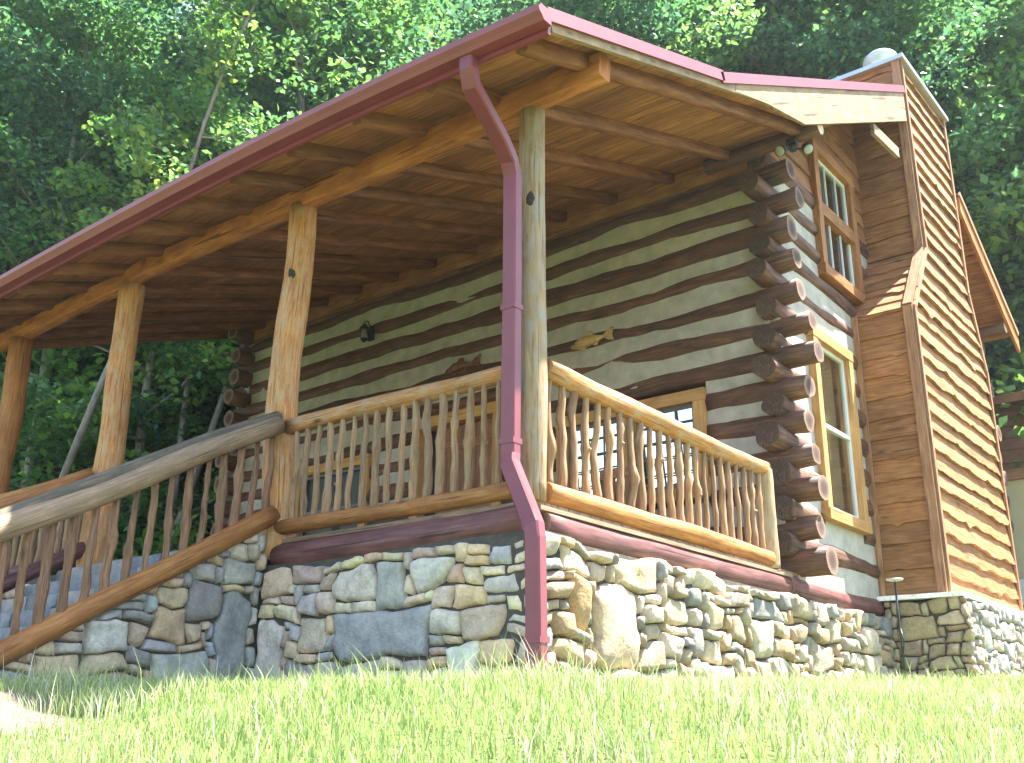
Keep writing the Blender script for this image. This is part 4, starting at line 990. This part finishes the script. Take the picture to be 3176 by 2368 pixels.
def put_tree(k,x,y,sc,rot,tilt=(0,0)):
    n,lb,gp=KIND[k]; e=bpy.data.objects.new('broadleaf_tree',None); C.objects.link(e); tag(e,lb,n,gp)
    e.location=(x,y,ground(x,y)-.2); e.scale=(sc,sc,sc); e.rotation_euler=(tilt[0],tilt[1],rot)
    for j in (2,3):
        src=protos[k][j]
        if usedp[k]: o=src.copy(); C.objects.link(o)
        else: o=src
        o.parent=e
    usedp[k]=True
rt_=random.Random(77); placed=[]
def try_place(cnt,dmin,dmax,a0,a1,sep,tmin,ks,smin,smax):
    c=0; tries=0
    while c<cnt and tries<4000:
        tries+=1; a=R(rt_.uniform(a0,a1)); d=rt_.uniform(dmin,dmax); x=4.28+math.sin(a)*d; y=-5.51+math.cos(a)*d
        if .64*-x+.77*y<tmin or any((x-p)**2+(y-q)**2<sep*sep for p,q in placed): continue
        placed.append((x,y)); put_tree(rt_.choice(ks),x,y,rt_.uniform(smin,smax),rt_.uniform(0,6.3)); c+=1
try_place(20,18.5,24,-70,-6,2.3,12.6,[0,1,2,3],.75,1.05)
try_place(26,24,33,-72,-2,2.5,12.6,[0,1,2,0,1],.9,1.2)
try_place(24,33,48,-74,-2,3.2,12.6,[0,1,2],1.0,1.35)
try_place(9,18.5,32,-96,-70,2.6,12.4,[0,1,2,3],.85,1.1)
for k in range(4):
    if not usedp[k]: put_tree(k,-20,14,1,0)
rs5=random.Random(4)
for (yw,dd,sc_,tl) in ((-59.7,20.3,1.,(.04,.16)),(-57.5,20.8,.9,(-.05,-.06)),(-55.6,19.6,.8,(.0,.03)),(-66,19.,.9,(.1,.2)),(-26.5,24.,1.1,(.03,-.05)),(-20.5,25.,1.2,(0,.06)),(-15,24,1.1,(.05,0)),(-45,22,1,(0,-.1))):
    put_tree(4,4.28+math.sin(R(yw))*dd,-5.51+math.cos(R(yw))*dd,sc_,rs5.uniform(0,6.3),tl)
# understory shrubs
def shrub_proto(seed,tint):
    r=random.Random(seed); mb=MB(); tips=[]
    for k in range(9):
        a=k*.7+r.random(); d=V((math.cos(a)*r.uniform(.2,.8),math.sin(a)*r.uniform(.2,.8),1)).normalized(); h=r.uniform(1.2,2.4)
        q=[V((0,0,-.1)),d*h*.5,d*h+V((0,0,-.1))]; mb.tube(q,[.03,.02,.008],seg=5,rng=r)
        for s in (.5,.75,1.): tips.append((tuple(d*h*s+V((r.uniform(-.3,.3),r.uniform(-.3,.3),0))),r.uniform(.6,1.1)))
    st=mb.build('stem','bark'); me=crown_mesh('foliage',tips,120,.62,.08,.17,seed,tint); fo=bpy.data.objects.new('foliage',me); C.objects.link(fo); return st,fo
shp=[shrub_proto(31,(1,1.05,1)),shrub_proto(32,(1.35,1.35,1.0))]; us=[False,False]
SL=[('dark green understory bush at the foot of the wooded hillside','dark bushes at the foot of the woods'),('fresh light green understory bush at the foot of the wooded hillside','light green bushes at the foot of the woods')]
cnt=0
for i in range(400):
    if cnt>=52: break
    a=R(rt_.uniform(-74,-4)); d=rt_.uniform(15.5,27); x=4.28+math.sin(a)*d; y=-5.51+math.cos(a)*d; t=.64*-x+.77*y
    if t<11.6 or t>19 or (x>-10.6 and y<12.6) or (x>-4 and y<17.5): continue
    k=rt_.choice((0,0,1)); e=bpy.data.objects.new('bush',None); C.objects.link(e); tag(e,SL[k][0],'bush',SL[k][1])
    e.location=(x,y,ground(x,y)); s=rt_.uniform(.8,1.7); e.scale=(s,s,s*.95); e.rotation_euler=(0,0,rt_.uniform(0,6.3)); cnt+=1
    for src in shp[k]:
        if us[k]: o=src.copy(); C.objects.link(o)
        else: o=src
        o.parent=e
    us[k]=True
# far woods behind: one mass
def far_woods():
    r=np.random.default_rng(8); n=1400; ang=np.radians(r.uniform(-100,6,n)); d=r.uniform(44,62,n)
    tips=[]
    for a,dd in zip(ang,d):
        x=4.28+math.sin(a)*dd; y=-5.51+math.cos(a)*dd; 
        if .64*-x+.77*y<14: continue
        g_=ground(x,y); tips.append(((x,y,g_+r.uniform(0,16)),1.))
    me=crown_mesh('far_woods',tips,80,2.0,.35,.7,9)
    o=bpy.data.objects.new('far_woods',me); C.objects.link(o); tag(o,'dense green woodland filling the slope high behind the nearer trees','woodland',kind='stuff')
far_woods()
# ------------------------------------------------------------------ sky, sun, camera
AZ=(.28,.38,1.0)                                                   # direction towards the sun
d=V(AZ).normalized()
if HAZE:  # added volume, lifts the dark woods like a veil of glare
    hz=MB(); hz.box((-22,22,28),(62,58,38)); M['added_haze']=hm=bpy.data.materials.new('added_haze'); hm.use_nodes=True; hn=hm.node_tree; hn.nodes.clear()
    ho=hn.nodes.new('ShaderNodeOutputMaterial'); pv=hn.nodes.new('ShaderNodeVolumePrincipled'); pv.inputs['Density'].default_value=HAZE; pv.inputs['Color'].default_value=(.82,.9,1,1); pv.inputs['Anisotropy'].default_value=.3
    hn.links.new(pv.outputs[0],ho.inputs['Volume']); o=hz.build('added_haze','added_haze'); o['kind']='stuff'; o['label']='thin bluish volume added to lift the dark woods like veiling glare'; o['category']='added_haze'
w=bpy.data.worlds.new('World'); bpy.context.scene.world=w; w.use_nodes=True; nt=w.node_tree
sk=nt.nodes.new('ShaderNodeTexSky'); sk.sky_type='NISHITA'; sk.sun_disc=False
sk.sun_elevation=math.asin(d.z); sk.sun_rotation=math.atan2(d.x,d.y)
nt.links.new(sk.outputs[0],nt.nodes['Background'].inputs[0]); nt.nodes['Background'].inputs[1].default_value=.09
sl_=bpy.data.lights.new('sun','SUN'); sl_.energy=5; sl_.angle=R(.53); sl_.color=(1,.95,.86)
so=bpy.data.objects.new('sun',sl_); C.objects.link(so); so.rotation_euler=d.to_track_quat('Z','Y').to_euler()
cam=bpy.data.cameras.new('camera'); co=bpy.data.objects.new('camera',cam); C.objects.link(co)
cam.sensor_width=36; cam.lens=35.93; cam.clip_end=500; cam.clip_start=.05
yaw,pit,rol=R(-39.025),R(18.762),R(.603)
F=V((math.sin(yaw)*math.cos(pit),math.cos(yaw)*math.cos(pit),math.sin(pit))); Rr=V((math.cos(yaw),-math.sin(yaw),0)); U=Rr.cross(F)
R2=Rr*math.cos(rol)+U*math.sin(rol); U2=-Rr*math.sin(rol)+U*math.cos(rol)
mw=Matrix((( R2.x,U2.x,-F.x,4.283),(R2.y,U2.y,-F.y,-5.512),(R2.z,U2.z,-F.z,-1.524),(0,0,0,1)))
co.matrix_world=mw
sc=bpy.context.scene; sc.camera=co
sc.view_settings.view_transform='Standard'; sc.view_settings.look='None'; sc.view_settings.gamma=1; sc.view_settings.exposure=2.75
sc.cycles.max_bounces=8; sc.cycles.diffuse_bounces=4; sc.cycles.transparent_max_bounces=8
